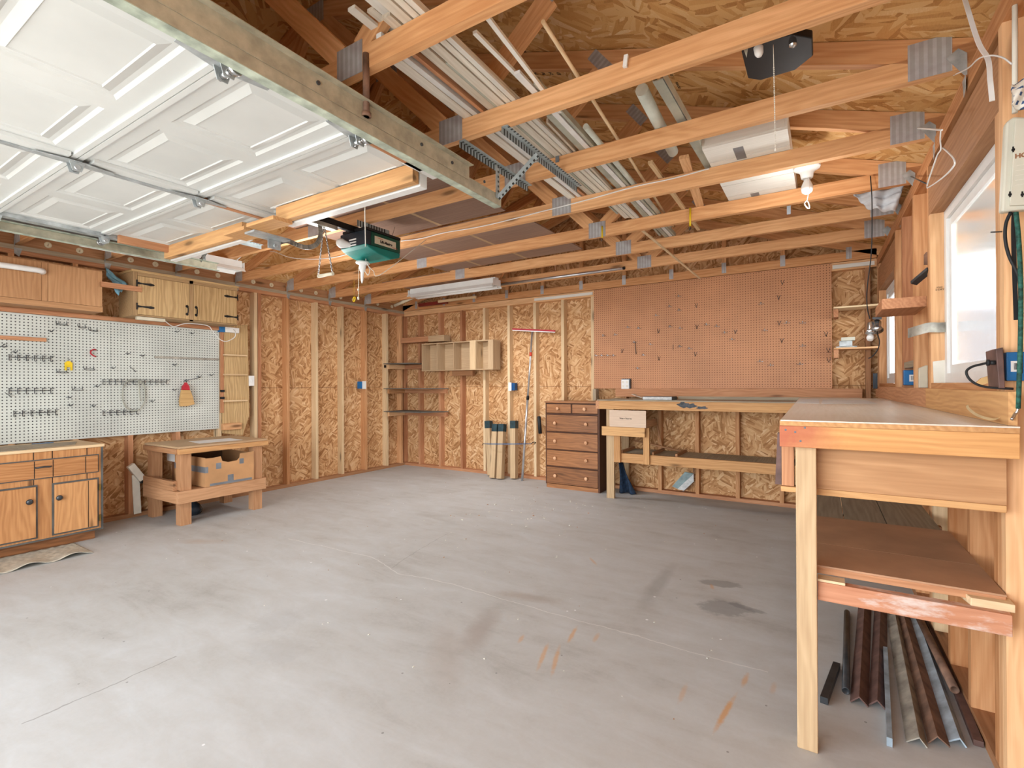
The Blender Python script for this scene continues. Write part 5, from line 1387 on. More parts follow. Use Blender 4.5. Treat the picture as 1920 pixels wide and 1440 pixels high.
# corner shelves with cleats
for i, (zz, lab) in enumerate(((1.555, 'upper grey corner shelf, ending at the pigeonhole cabinet'), (1.185, 'middle grey corner shelf in the back left corner'), (.845, 'lowest grey corner shelf in the back left corner'))):
    t = thing('corner_shelf', lab, 'shelf', (-5.2, 5.5, zz), 'corner shelves')
    xr = -5.06 if i == 0 else -4.655
    xf = -5.08 if i == 0 else -4.86
    B().prism([(XL+.002, 5.22), (xf, 5.30), (xr, YB-.002), (XL+.002, YB-.002)], (0, 0, zz), (1, 0, 0), (0, 1, 0), .012).build('board', 'darkboard', t)
    B().span((XL+.0005, 5.30, zz-.066), (XL+.036, 5.655, zz-.001), g='y').build('cleat', 'fir', t)
    B().span((XL+.04, YB-.038, zz-.066), (xr-.02, YB-.0005, zz-.001)).build('cleat', 'fir_red', t)
p = at(722, 687, X=XL+.003); o = B().span((XL+.0005, p.y-.02, p.z-.02), (XL+.006, p.y+.02, p.z+.02)).build('black_plate', 'black', None, loc=tuple(p)); tag(o, 'tiny black square plate on the last tall stud of the left wall', 'plate')
# brown board with grey end piece above the shelves
p0 = at(745, 640, Y=5.5); p1 = at(801, 637, Y=5.5); p2 = at(832, 636, Y=5.6)
t = thing('plank_shelf', 'reddish plank with a pale cut end, above the pigeonhole cabinet', 'shelf', (p1.x, 5.55, 1.87))
B().span((XL+.03, YB-.12, 1.885), (p1.x-.001, YB-.001, 1.965)).build('plank', 'fir_red', t, bev=.002)
sub(B().span((p1.x, YB-.14, 1.875), (p1.x+.30, YB-.001, 1.965)).build('end_plank', 'ply_tan', t, bev=.002), 'pale weathered end')
# pigeonhole cabinet
yf = 5.48
PX = lambda px: at(px, 670, Y=yf).x
za, zb_ = at(790, 696, Y=yf).z, at(790, 645, Y=yf).z
pc = thing('pigeonhole_cabinet', 'plywood pigeonhole cabinet with four open bays on the back wall', 'cabinet', ((PX(790)+PX(924))/2, 5.57, za))
x0, x1 = PX(790.5), PX(924.5)
B().span((x0, yf, za), (x1, YB-.0004, za+.012)).build('bottom', 'ply_tan', pc); B().span((x0, yf, zb_-.012), (x1-.0, YB-.0004, zb_)).build('top', 'ply_tan', pc)
for px in (791.3, 819.3, 850.3):
    x = PX(px); B().span((x-.006, yf, za+.0125), (x+.006, YB-.008, zb_-.0125), g='z').build('divider', 'ply_tan', pc)
B().span((PX(881), yf-.004, za+.002), (PX(892), YB-.008, zb_+.004), g='z').build('divider', 'fir_pale', pc)
B().span((PX(915), yf, za+.0125), (x1, YB-.008, zb_-.0125), g='z').build('divider', 'ply_tan', pc)
B().span((x0, YB-.0075, za+.0125), (x1, YB-.0004, zb_-.0125)).build('back_panel', 'ply_tan', pc)
a, b = PX(833), PX(876); zz = za
B().span((a+.04, YB-.06, zz-.075), (b, YB-.002, zz-.001)).build('support_block', 'fir_dark', pc); B().span((a, YB-.055, zz-.075), (a+.039, YB-.002, zz-.001)).build('support_block', 'fir', pc)
# squeegee leaning on the wall
t0 = at(998, 622, Y=YB-.03); t1 = Vector((at(979, 891, Y=5.50).x, 5.50, .002))
sq = thing('squeegee', 'long aluminium squeegee pole with a red head leaning on the back wall', 'squeegee', tuple(t1))
m_ = t1.lerp(t0, .55)
B().cyl(t1, m_, .0155, seg=12).cyl(m_, t0, .0125, seg=12).build('pole', 'alu', sq)
B().cyl(t1.lerp(t0, .54), t1.lerp(t0, .565), .019, seg=12).build('collar', 'wire_black', sq)
B().cyl(t1.lerp(t0, .835), t1.lerp(t0, .86), .018, seg=12).build('collar', 'redink', sq)
h0, h1 = at(961, 617, Y=YB-.035), at(1041, 620.5, Y=YB-.035)
hd = B().bar(h0, h1, .02, .022).build('head', 'red', sq, bev=.003)
B().bar(h0+Vector((0, -.004, -.016)), h1+Vector((0, -.004, -.016)), .004, .012).build('blade', 'white', hd)
# fence posts with teal painted tops
for i, (pt, pb, yb, lab) in enumerate(((916, 921, 5.57, 'leftmost of the four posts with teal caps leaning on the back wall'), (930, 925, 5.42, 'second post from the left among the four with teal caps'), (942, 938, 5.42, 'third post from the left among the four with teal caps'), (964, 964, 5.53, 'rightmost post with a teal cap, next to the squeegee pole'))):
    ztp = at(pt, (789, 795, 795, 789)[i], Y=YB-.06).z
    yt_ = (YB-.045, YB-.145, YB-.14, YB-.06)[i]; ztp = at(pt, (789, 795, 795, 789)[i], Y=yt_).z; tp = Vector((at(pt, 790, Y=yt_).x, yt_, ztp)); bt = Vector((at(pb, 885, Y=yb).x, yb, .012))
    if i in (1, 2): tp.y -= .0
    f = thing('capped_post', lab, 'post', tuple(bt), 'posts with teal caps')
    m_ = bt.lerp(tp, 1-.10/ (tp-bt).length)
    B().bar(bt, m_, .078, .078, up=(0, -1, .1)).build('shaft', 'postwood', f, bev=.003)
    B().bar(m_, tp, .084, .084, up=(0, -1, .1)).build('cap', 'capgreen', f, bev=.003)
# bungee cord
yb_ = 5.50
a = at(908, 832, Y=YB-.03); b = at(922, 832.5, Y=5.39); c = at(968, 832.5, Y=5.42); d = at(996, 832, Y=YB-.06)
bc = thing('bungee_cord', 'blue elastic cord with black hooks strapped across the capped posts', 'cord', tuple(a))
B().tube(curve([a, b, c, d], 8), .005, 6).build('elastic', 'blue', bc)
B().tube(curve([d, at(1000, 829, Y=YB-.05), at(1004, 830, Y=YB-.02), at(1001, 833, Y=YB-.02)], 5), .005, 6).tube([a, at(905, 832, Y=YB-.01), at(904.5, 834, Y=YB+.0)], .005, 6).build('hook', 'wire_black', bc)
# black rubber grip on the stud
p0, p1 = at(1010.5, 781, Y=YB-.025), at(1013, 813, Y=YB-.025)
o = B().cyl(p1, p0, .024, seg=14).cyl(p0.lerp(p1, .04), p0.lerp(p1, .0)+Vector((0, 0, .004)), .018, seg=12).build('rubber_grip', 'rubber', None, loc=tuple(p1)); tag(o, 'black rubber grip hung on a stud left of the dresser', 'grip')
# pale painted strip boards on the back wall plates
a = at(1002, 562, Y=YB-.012); b = at(1111, 549, Y=YB-.012)
o = B().span((a.x, YB-.016, 2.335), (b.x, YB-.0025, 2.368)).build('painted_strip', 'white_wood', None, loc=(a.x, YB, 2.33)); tag(o, 'white painted wood strip just left of the brown pegboard top', 'strip')
o = B().span((.075, YB-.016, 2.33), (.40, YB-.0025, 2.365)).build('painted_strip', 'white_wood', None, loc=(.1, YB, 2.33)); tag(o, 'white painted wood strip to the right of the brown pegboard top', 'strip')
# maroon level and a stick resting on the last truss blocks
a = at(785, 566, Y=5.45); b = at(838, 562, Y=5.45)
o = B().span((a.x, 5.44, ZC+.0), (b.x, 5.48, ZC+.045)).build('spirit_level', 'maroon', None, loc=(a.x, 5.46, ZC)); tag(o, 'dark red spirit level resting under the gable truss', 'level')
a = at(822, 561, Y=5.35); b = at(893, 549, Y=5.35)
o = B().span((a.x, 5.34, ZC+.0), (b.x, 5.36, ZC+.035)).build('wood_stick', 'fir_pale', None, loc=(a.x, 5.35, ZC)); tag(o, 'pale wood stick lying behind the long white shop light', 'stick')
a = at(740, 573, Y=5.0); b = at(778, 556, Y=5.0)
o = B().cyl(a, b, .022, seg=12).build('paper_roll', 'cream', None, loc=tuple(a)); tag(o, 'cream rolled paper tube at the back left corner under the trusses', 'roll')
# ---- right end of the back wall: two small shelves
for i, (pxa, pxb, py, zlab, mat) in enumerate(((1567, 1640, 578, 'upper small pale board shelf beside the brown pegboard', 'fir_pale'), (1565, 1643, 655, 'lower small board shelf beside the brown pegboard, with a metal box', 'fir'))):
    Ys = 5.42
    a = at(pxa, py, Y=Ys); b = at(pxb, py-4, Y=Ys); z = a.z
    t = thing('small_shelf', zlab, 'shelf', (a.x, 5.5, z), 'small shelves at the back right corner')
    B().span((.078, Ys, z), (XR(5.5)-.004, YB-.002, z+.014), tint=.9).build('board', mat, t, bev=.001)
    B().span((.078, Ys+.06, z-.075), (.116, YB-.002, z-.0005)).build('cleat', 'fir_red', t)
    if i == 1: zsf = z+.0145
a = at(1582, 645, Y=5.46)
t = thing('metal_box', 'small grey metal box on the lower corner shelf', 'box', (a.x, 5.48, zsf))
B().span((a.x-.06, 5.44, zsf), (a.x+.10, 5.54, zsf+.012)).span((a.x-.035, 5.45, zsf+.012), (a.x+.065, 5.53, zsf+.062)).build('body', 'galv', t, bev=.003)
B().span((a.x-.02, 5.455, zsf+.0625), (a.x+.085, 5.525, zsf+.095)).build('lid', 'beige', t, bev=.003)
# ================================================================== right workbench
Y0 = 1.90; ZT = 1.112
xl0 = at(1462, 786, Y=Y0).x; e1 = at(1492, 750, Z=ZT); xl1 = e1.x
y1 = 5.05
wbn = thing('workbench', 'tall workbench with hanging drawer panel along the right wall', 'workbench', (.2, 3.2, 0))
mb = B()
def quadslab(mb, P4, z0, z1):
    vs = [(x, y, z) for z in (z0, z1) for x, y in P4]; r = (random.uniform(0, 9), random.uniform(0, 9), 0)
    gs = [(y+r[0], x+r[1], z) for x, y, z in vs]
    return mb._add(vs, [(3, 2, 1, 0), (4, 5, 6, 7), (0, 1, 5, 4), (1, 2, 6, 5), (2, 3, 7, 6), (3, 0, 4, 7)], gs)
W_ = lambda y: XR(y)-.003
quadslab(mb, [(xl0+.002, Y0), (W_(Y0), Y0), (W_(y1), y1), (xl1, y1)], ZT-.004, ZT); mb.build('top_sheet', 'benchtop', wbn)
mb = B(); quadslab(mb, [(xl0, Y0+.002), (W_(Y0), Y0+.002), (W_(y1), y1), (xl1, y1)], ZT-.019, ZT-.0045); mb.build('worktop', 'bench', wbn)
za0 = at(1462, 837, Y=Y0).z
ap = B().span((xl0-.001, Y0, za0), (W_(Y0), Y0+.038, ZT-.0195), tint=.75).build('end_apron', 'apron', wbn, bev=.002)
for (px, py) in ((1491, 810), (1509, 802), (1501, 827), (1473, 806)):
    p = at(px, py, Y=Y0); B().cyl((p.x, Y0-.0006, p.z), (p.x, Y0+.001, p.z), .0035, seg=8).build('nail_head', 'steel_dark', ap)
mb = B().bar((xl0+.02, Y0+.04, (za0+ZT-.02)/2), (xl1+.02, y1-.01, (za0+ZT-.02)/2), .036, ZT-.0205-za0); mb.build('side_apron', 'fir_red', wbn)
pxa, pxb = at(1492.5, 900, Y=Y0+.06).x, at(1531, 900, Y=Y0+.06).x
B().span((pxa, Y0+.039, 0), (pxb, Y0+.10, za0+.05), tint=.45).build('leg', 'postwood', wbn, bev=.003)
B().span((xl1+.0, y1-.10, 0), (xl1+.04, y1-.04, za0)).build('leg', 'postwood', wbn)
a, b = at(1465.5, 870, Y=Y0+.11).x, at(1490, 870, Y=Y0+.11).x
zb1 = at(1478, 911, Y=Y0+.11).z; zb0 = at(1478, 921, Y=Y0+.11).z
B().span((a, Y0+.11, zb1), (b-.002, Y0+.148, za0+.04)).build('drawer_hanger', 'fir_red', wbn, bev=.001)
B().span((a-.002, Y0+.10, zb0), (pxa+.01, Y0+.15, zb1-.001)).build('drawer_hanger', 'bench', wbn, bev=.001)
Yp = Y0+.11
zp0 = .872
B().span((pxb-.03, Yp, zp0), (W_(Yp)-.002, Yp+.02, za0+.06), tint=.6).build('drawer_panel', 'walnut', wbn)
B().span((pxb-.03, Yp-.004, zp0-.022), (W_(Yp)-.002, Yp+.034, zp0-.0005)).build('panel_rail', 'bench', wbn, bev=.002)
B().span((pxb-.03, Yp+.021, zp0), (W_(Yp)-.01, Yp+.50, zp0+.012), g='y').build('drawer_bottom', 'ply_tan', wbn)
# lower shelf and its rail
zs_ = .605
B().span((pxb+.001, Y0+.062, .505), (W_(2)-.002, Y0+.0995, .567), tint=.5).build('lower_rail', 'rail_paint', wbn, bev=.002)
sh = [(2.02, 2.30, 'hardboard'), (2.302, 2.77, 'hardboard')]
for (a, b, m_) in sh:
    mb = B(); quadslab(mb, [(-.06, a), (W_(a)-.001, a), (W_(b)-.001, b), (-.075, b)], zs_-.006, zs_); mb.build('shelf_sheet', m_, wbn)
B().bar((-.06, 2.036, zs_-.017), (W_(2.03)-.002, 2.036, zs_-.017), .036, .022, tint=.5).build('shelf_edge', 'fir_red', wbn, bev=.002)
xs = [-.10, .075, .235, .425]
for a, b in zip(xs[:-1], xs[1:]):
    B().span((a+.002, 2.774, zs_-.016), (b-.002, 4.9, zs_-.002), g='y').build('shelf_board', 'greywood', wbn)
for yy in (2.9, 4.0, 4.85): B().span((-.10, yy, zs_-.054), (W_(yy)-.002, yy+.038, zs_-.0165)).build('shelf_joist', 'fir_dark', wbn)
a = at(1532, 1085, Y=Y0+.10); b = at(1584, 1102, Y=Y0+.10)
B().span((pxb+.001, Y0+.065, .5675), (b.x, Y0+.115, .5755)).build('spacer_block', 'fir_pale', wbn)
# white block on the rail
p0, p1 = at(1820, 1135, Y=Y0+.09), at(1904, 1150, Y=Y0+.09)
wbk = thing('spacer_block', 'white painted wood block with two holes resting on the lower bench rail', 'block', (p0.x, 1.99, .566))
B().prism([(p0.x-.012, Y0+.15), (p0.x+.0, Y0+.088), (p1.x, Y0+.088), (p1.x+.0, Y0+.16)], (0, 0, .5665), (1, 0, 0), (0, 1, 0), .024).build('body', 'fir_pale', wbk, bev=.002)
for f in (.35, .75): B().cyl((p0.x+(p1.x-p0.x)*f, Y0+.125, .5905), (p0.x+(p1.x-p0.x)*f, Y0+.125, .5912), .006, seg=10).build('hole', 'wire_black', wbk)
# dark board hanging at the bench side
a, b = at(1453, 860, Y=Y0+.16), at(1465, 860, Y=Y0+.16); z0 = at(1458, 908, Y=Y0+.16).z; z1 = at(1458, 812, Y=Y0+.16).z
o = B().prism([(a.x-.0, z0), (b.x, z0), (b.x, z1), (b.x-.012, z1)], (0, Y0+.19, 0), (1, 0, 0), (0, 0, 1), .03).build('hanging_board', 'rust_brown', None, loc=(a.x, Y0+.17, z0)); tag(o, 'dark maroon board hung on the left side of the right workbench', 'board')
# papers on the top
flat('paper_sheet', 'label', [tuple(at(x, y, Z=ZT)[:2]) for x, y in ((1492, 756), (1500, 748.6), (1536, 748.6), (1536, 757))], ZT+.0008, .001, 'white paper sheet at the far left corner of the right workbench top', 'paper')
flat('paper_sheet', 'label', [tuple(at(x, y, Z=ZT)[:2]) for x, y in ((1540, 757.5), (1543, 749.5), (1622, 750), (1645, 757))], ZT+.0008, .001, 'long white paper sheet near the back of the right workbench top', 'paper')
# masking tape curl
def ribbon(name, mat, pts, w, th, lab, cat, grp=None, up=(0, 0, 1), n=6):
    P_ = curve(pts, n); mb = B(); u = Vector(up)
    vs = []; gs = []; L = 0
    for i, p in enumerate(P_):
        t = (P_[min(i+1, len(P_)-1)]-P_[max(i-1, 0)]).normalized(); s = u if isinstance(up, Vector) else u
        nn = t.cross(s).normalized(); 
        if i: L += (p-P_[i-1]).length
        for a, c in ((-.5, 0), (.5, 0), (.5, 1), (-.5, 1)):
            vs.append(p+s*w*a+nn*th*c); gs.append((L, a*w, c*th))
    fs = [(i*4+k, i*4+(k+1) % 4, (i+1)*4+(k+1) % 4, (i+1)*4+k) for i in range(len(P_)-1) for k in range(4)]
    N = len(P_); fs += [(3, 2, 1, 0), (4*N-4, 4*N-3, 4*N-2, 4*N-1)]
    mb._add(vs, fs, gs, 0, False)
    o = mb.build(name, mat, None, loc=tuple(P_[0])); return tag(o, lab, cat, grp)
yc = 2.02
ribbon('masking_tape', 'tapecream', [at(1880, 742, Y=2.1), at(1890, 752, Y=2.1), at(1894, 765, Y=2.07), at(1886, 776, Y=2.03), at(1868, 785.5, Y=1.99), at(1850, 784, Y=2.0), at(1830, 777, Y=2.1), at(1816, 766, Y=2.2), at(1813, 760, Y=2.25)], .016, .0008, 'curled strip of masking tape at the near end of the right workbench top', 'tape', up=(.5, .75, .3))
# ---- metal offcuts on the floor under the bench
F0 = lambda x, y, z=0: at(x, y, Z=z)
def laidbar(name, mat, a, b, w, h, lab, cat, grp='metal offcuts under the right workbench', z=.001):
    p = F0(*a, z); q = F0(*b, z); c = Vector((0, 0, h/2+z)); p.z = q.z = 0
    o = B().bar(p+c, q+c, w, h).build(name, mat, None, loc=tuple(p)); return tag(o, lab, cat, grp)
def laidpipe(name, mat, a, b, r, lab, grp='metal offcuts under the right workbench', zoff=.001, hollow=True):
    p = F0(*a, r); q = F0(*b, r); p.z = q.z = r+zoff
    d = (q-p).normalized()
    t = thing(name, lab, 'pipe', tuple(p), grp)
    mb = B(); n = 16
    u = d.cross(Vector((0, 0, 1))).normalized(); v = u.cross(d)
    vs = []; gs = []
    for (c, rr) in ((p, r), (q, r), (q, r*.78), (p, r*.78)):
        for k in range(n):
            an = 2*PI*k/n; vs.append(c+(u*math.cos(an)+v*math.sin(an))*rr); gs.append(((c-p).length, math.cos(an)*rr, math.sin(an)*rr))
    fs = [(L*n+k, L*n+(k+1) % n, ((L+1) % 4)*n+(k+1) % n, ((L+1) % 4)*n+k) for L in range(4) for k in range(n)]
    mb._add(vs, fs, gs, 0, True); mb.build('tube', mat, t)
    return t
def angle(name, mat, a, b, leg, th, lab, ang=45, cat='angle iron', grp='metal offcuts under the right workbench', zo=.0):
    """L section laid with its ridge up (ang = tilt of the left leg)"""
    p = F0(*a); q = F0(*b); d = (q-p).normalized(); s = Vector((0, 0, 1)).cross(d).normalized()*-1
    A = math.radians(ang); zr = leg*math.sin(A)+zo; B_ = math.radians(90-ang) if ang != 45 else A
    l1 = (-math.cos(A)*leg, -math.sin(A)*leg); L2 = leg if ang == 45 else min(leg, zr/max(.2, math.sin(B_)))
    l2 = (math.cos(B_)*L2, -math.sin(B_)*L2)
    n1 = (math.sin(A)*th, -math.cos(A)*th); n2 = (-math.sin(B_)*th, -math.cos(B_)*th)
    poly = [l1, (0, 0), l2, (l2[0]+n2[0], l2[1]+n2[1]), (0, -th*1.3), (l1[0]+n1[0], l1[1]+n1[1])]
    p = p+Vector((0, 0, zr+.004)); L = (q-F0(*a)).length
    mb = B(); vs = []; gs = []
    for i, o_ in enumerate((0, L)):
        for (x, z) in poly: vs.append(p+d*o_+s*x+Vector((0, 0, z))); gs.append((o_, x, z))
    k = 6
    fs = [(0, 1, 4, 5), (1, 2, 3, 4), (k+1, k+0, k+5, k+4), (k+2, k+1, k+4, k+3)]+[(i, k+i, k+(i+1) % k, (i+1) % k) for i in range(k)]
    mb._add(vs, fs, gs)
    o = mb.build(name, mat, None, loc=tuple(F0(*a))); return tag(o, lab, cat, grp)
laidbar('square_tube', 'steel_dark', (1545, 1320), (1569, 1253), .026, .026, 'short dark square bar lying beside the bench leg', 'bar')
laidpipe('pipe', 'steel_dark', (1586, 1296), (1588, 1148), .0135, 'grey black pipe left of the brown angle irons under the bench')
angle('angle_iron', 'rust_brown', (1611, 1322), (1622, 1130), .042, .005, 'brown angle iron with a cobwebbed edge, leftmost under the bench', 45)
angle('angle_iron', 'rust_brown', (1645, 1328), (1652, 1130), .040, .005, 'brown angle iron lying against the leftmost one under the bench', 45)
laidbar('flat_bar', 'steel_blue', (1668, 1400), (1660, 1225), .016, .03, 'narrow bluish flat bar under the bench between angle irons', 'bar')
angle('steel_channel', 'steel_grey', (1724, 1400), (1678, 1160), .046, .004, 'grey steel channel in the middle of the metal pile under the bench', 38, 'channel')
angle('steel_channel', 'rust', (1758, 1400), (1690, 1150), .042, .004, 'dark rusty channel right of the grey one under the bench', 52, 'channel')
angle('angle_iron', 'steel_blue', (1800, 1400), (1710, 1140), .046, .005, 'shiny bluish angle iron under the bench', 35)
laidbar('flat_bar', 'rust_brown', (1835, 1400), (1730, 1140), .026, .02, 'brown flat bar beside the shiny bluish angle iron', 'bar')
laidpipe('pipe', 'rust', (1790, 1304), (1724, 1168), .0155, 'rusty brown pipe on the right of the metal pile', zoff=.022)
laidbar('flat_bar', 'steel_blue', (1868, 1372), (1745, 1150), .02, .028, 'pale bluish bar closest to the right wall studs', 'bar')

# ================================================================== right wall fittings
# backsplash boards
def wallboard(name, mat, ya, yb, z0, z1, th, lab):
    t = rbar(ya, yb, z0, z1, -th-.0005, -.0005)
    o = t.build(name, mat, None, loc=(XR(ya), ya, z0)); return tag(o, lab, 'board', 'backsplash boards on the right wall')
ys_ = atR(1745, 740).y
wallboard('backsplash_board', 'bench', 1.93, ys_-.001, ZT+.001, 1.208, .019, 'near backsplash board behind the right workbench, under the near window')
wallboard('backsplash_board', 'fir_red', ys_+.001, YB-.05, ZT+.001, 1.208, .019, 'far backsplash board behind the right workbench, running to the back corner')
# white patch and stamp on the window jamb face
yj = 3.16-.0008
def onY(name, mat, px, Y, th, lab, cat, grp=None): return slab(name, mat, px, Y-th, th, lab, cat, grp)
onY('patch_plate', 'offwhite', [(1749, 678), (1771, 675), (1790, 690), (1794, 722), (1751, 725)], yj, .002, 'off-white plastic patch at the foot of the near window jamb', 'plate')
p = at(1754, 545, Y=yj); text('grade_stamp', 'S-DRY HEM-FIR', .012, p+Vector((0, -.0005, .0)), (1, 0, 0), (0, 0, 1), 'ink', wr); text('grade_stamp', 'STUD   KD-HT', .009, p+Vector((.004, -.0005, .012)), (1, 0, 0), (0, 0, 1), 'ink', wr)
# curved metal strap
ribbon('metal_strap', 'steel_grey', [at(1781, 613, Y=3.145), at(1762, 614, Y=3.13), at(1742, 614, Y=3.12), at(1722, 619, Y=3.14), at(1702, 625, Y=3.22)], .048, .003, 'curved grey metal strap nailed across the near window jamb', 'strap')
# bent bracket and round plate
t = thing('bent_bracket', 'dark bent metal bracket sticking out of the stud left of the near window', 'bracket', tuple(at(1738, 500, Y=3.25)))
B().bar(at(1713, 531, Y=3.3), at(1744, 505, Y=3.22), .018, .03, up=(.3, -.8, .5)).build('arm', 'steel_dark', t)
B().prism([(at(x, y, Y=3.235).x, at(x, y, Y=3.235).z) for x, y in ((1732, 497), (1746, 497), (1746, 473), (1736, 473), (1732, 478))], (0, 3.235, 0), (1, 0, 0), (0, 0, 1), .006).build('plate', 'rust', t)
# thick wood shelf block
a, b = at(1653, 565, Y=3.245), at(1742, 565, Y=3.245); zA = at(1700, 577, Y=3.245).z; zB = at(1700, 557, Y=3.245).z
o = B().span((a.x, 3.245, zA), (XR(3.3)-.001, 3.62, zB)).build('shelf_block', 'fir_red', None, bev=.003, loc=(a.x, 3.245, zA)); tag(o, 'thick brown wood block shelf on the stud beside the near window', 'shelf')
# twin lamp on a black cord
tl = thing('work_lamp', 'chrome twin socket lamp hanging on a black cord near the back corner', 'lamp', tuple(at(1640, 612, Y=3.60)))
L_ = lambda x, y, Y=3.60: at(x, y, Y=Y)
B().tube(curve([L_(1632, 330, 3.64), L_(1635, 380, 3.62), L_(1634, 470), L_(1626, 540), L_(1626, 575), L_(1631, 598)], 8), .0032, 6).tube(curve([L_(1645, 626), L_(1649, 640), L_(1646, 655), L_(1636, 668), L_(1628, 672)], 6), .0032, 6).build('cord', 'rubber', tl)
c = L_(1644, 612); d = (L_(1645, 624, 3.54)-L_(1643, 596, 3.62)).normalized()
B().lathe([(.016, -.035), (.024, -.033), (.021, .0), (.028, .028), (.032, .032), (.026, .034), (.022, .02)], tuple(c), tuple(d), 16).build('lamp_socket', 'chrome', tl)
c2 = L_(1632, 618); 
B().lathe([(.014, -.045), (.02, -.04), (.018, .0), (.024, .025)], tuple(c2), (-.1, -.35, -1), 14).build('lamp_socket', 'chrome', tl)
B().lathe([(.0, -.02), (.017, -.008), (.02, .005), (.014, .02)], tuple(L_(1632, 632)), (-.1, -.35, -1), 14).build('reflector_bulb', 'white', tl)
B().bar(L_(1636, 597), L_(1653, 597), .02, .012).build('clamp', 'steel_dark', tl)
# blue box in the stud bay
yb0 = 4.078
p = at(1704, 706, Y=yb0)
t = thing('outlet_box', 'blue electrical box with a barcode label between right wall studs', 'outlet', tuple(p))
x0, x1 = at(1693.5, 706, Y=yb0-.05).x, at(1716, 706, Y=yb0-.05).x; z0, z1 = at(1704, 722, Y=yb0-.05).z, at(1704, 694, Y=yb0-.05).z
B().span((x0+.003, yb0-.055, z0), (x1, yb0, z1)).build('box', 'blue', t, bev=.003)
lbp = B().span((x0+.03, yb0-.0565, (z0+z1)/2-.025), (x0+.075, yb0-.0552, (z0+z1)/2+.018)).build('barcode_label', 'label', t)
for k in range(8): B().span((x0+.038+.0038*k, yb0-.0572, (z0+z1)/2-.016), (x0+.0395+.0038*k, yb0-.0566, (z0+z1)/2+.010)).build('bar', 'ink', lbp)
o = B().span((XR(3.7)+.0, 3.68, z1+.012), (XR(3.7)+.085, 4.07, z1+.05)).build('fire_block', 'greywood', None, loc=(XR(3.7), 3.68, z1)); tag(o, 'grey wood blocking above the blue box between right wall studs', 'block')
a, b = at(1723, 705, Y=3.5), at(1740, 705, Y=3.5); z1 = at(1730, 685, Y=3.5).z
o = B().prism([(a.x, 1.209), (b.x, 1.209), (b.x, z1), (a.x+.03, z1), (a.x, z1-.015)], (0, 3.53, 0), (1, 0, 0), (0, 0, 1), .03).build('cream_guard', 'cream', None, bev=.003, loc=(a.x, 3.5, 1.209)); tag(o, 'cream plastic cover standing on the ledge left of the white patch', 'cover')
p = at(1641, 716, Y=5.35); o = B().span((p.x-.016, 5.34, p.z-.06), (p.x+.016, 5.36, p.z+.075)).build('switch_box', 'navy', None, loc=tuple(p), bev=.003); tag(o, 'small dark box at the back right corner above the bench', 'box')
# near outlet with dark plate, blue box and a plugged cord
yo = 2.02
t = thing('outlet_box', 'bright blue electrical box with a dark cover plate at the right frame edge', 'outlet', tuple(at(1885, 690, Y=yo)))
xa_, xb_ = at(1887, 690, Y=yo).x, at(1922, 690, Y=yo).x
z0, z1 = at(1900, 714, Y=yo).z, at(1900, 660, Y=yo).z
B().span((xa_, yo, z0), (xb_+.02, yo+.05, z1)).build('box', 'blue', t, bev=.003)
lbp = B().span((at(1895, 690, Y=yo).x, yo-.0016, at(1900, 697, Y=yo).z), (at(1914, 690, Y=yo).x, yo-.0004, at(1900, 677, Y=yo).z)).build('barcode_label', 'label', t)
bx = at(1901, 690, Y=yo).x
for k in range(8): B().span((bx+.0022*k, yo-.0024, at(1900, 693, Y=yo).z), (bx+.0012+.0022*k, yo-.0017, at(1900, 681, Y=yo).z)).build('bar', 'ink', lbp)
pl = [at(x, y, Y=1.99) for x, y in ((1867, 656), (1881, 651), (1885, 728), (1873, 728))]
B().prism([(q.x, q.z) for q in pl][::-1], (0, 2.10, 0), (1, 0, 0), (0, 0, 1), .11).build('cover_plate', 'rust_brown', t, bev=.002)
pc = [at(x, y, Y=2.0) for x, y in ((1866, 680), (1855, 680), (1840, 683), (1822, 688), (1812, 697), (1818, 711), (1835, 722), (1860, 727), (1900, 729))]
B().tube(curve(pc, 6), .0035, 8).build('cord', 'rubber', t)
B().cyl(pc[0], pc[1], .007, seg=10).cyl(pc[1], pc[1]+Vector((-.006, 0, 0)), .0095, seg=10).build('plug', 'rubber', t)
pp = [(1829, 719), (1840, 709), (1866, 701), (1868, 716), (1850, 719), (1842, 722)]
slab('bark_chip', 'straw', [(x, y) for x, y in pp], 2.11, .012, 'tan piece of bark on the near window sill', 'wood chip')
# coat hanger wire on a nail
X_ = .385
hg = thing('wire_hanger', 'bent white wire coat hanger hooked on a nail under the right top plate', 'hanger', tuple(at(1760, 300, X=X_)))
Hh = lambda x, y: at(x, y, X=X_)
B().tube([Hh(1692, 239), Hh(1730, 241), Hh(1766, 244)], .0035, 6, smooth=False).build('nail_rod', 'white', hg)
B().tube(curve([Hh(1764, 244), Hh(1763, 262), Hh(1764, 280), Hh(1758, 290), Hh(1750, 312), Hh(1738, 349), Hh(1745, 349), Hh(1770, 331), Hh(1787, 313), Hh(1790, 303), Hh(1784, 292), Hh(1768, 277)], 5), .0028, 6).build('hook_wire', 'white', hg)
o = B().cyl(atR(1706, 330, -.001), at(1736, 344, X=.375), .003, seg=6).build('nail', 'steel_dark', None, loc=tuple(atR(1706, 330))); tag(o, 'long nail sticking out of the right top plate by the wire hanger', 'nail')
q = atR(1878, 435, 0); o = B().cyl((q.x+.01, q.y, q.z), at(1858, 435.5, Y=q.y-.02), .002, seg=6).build('nail', 'steel_dark', None, loc=tuple(q)); tag(o, 'dark nail sticking out of the stud in front of the near window', 'nail')
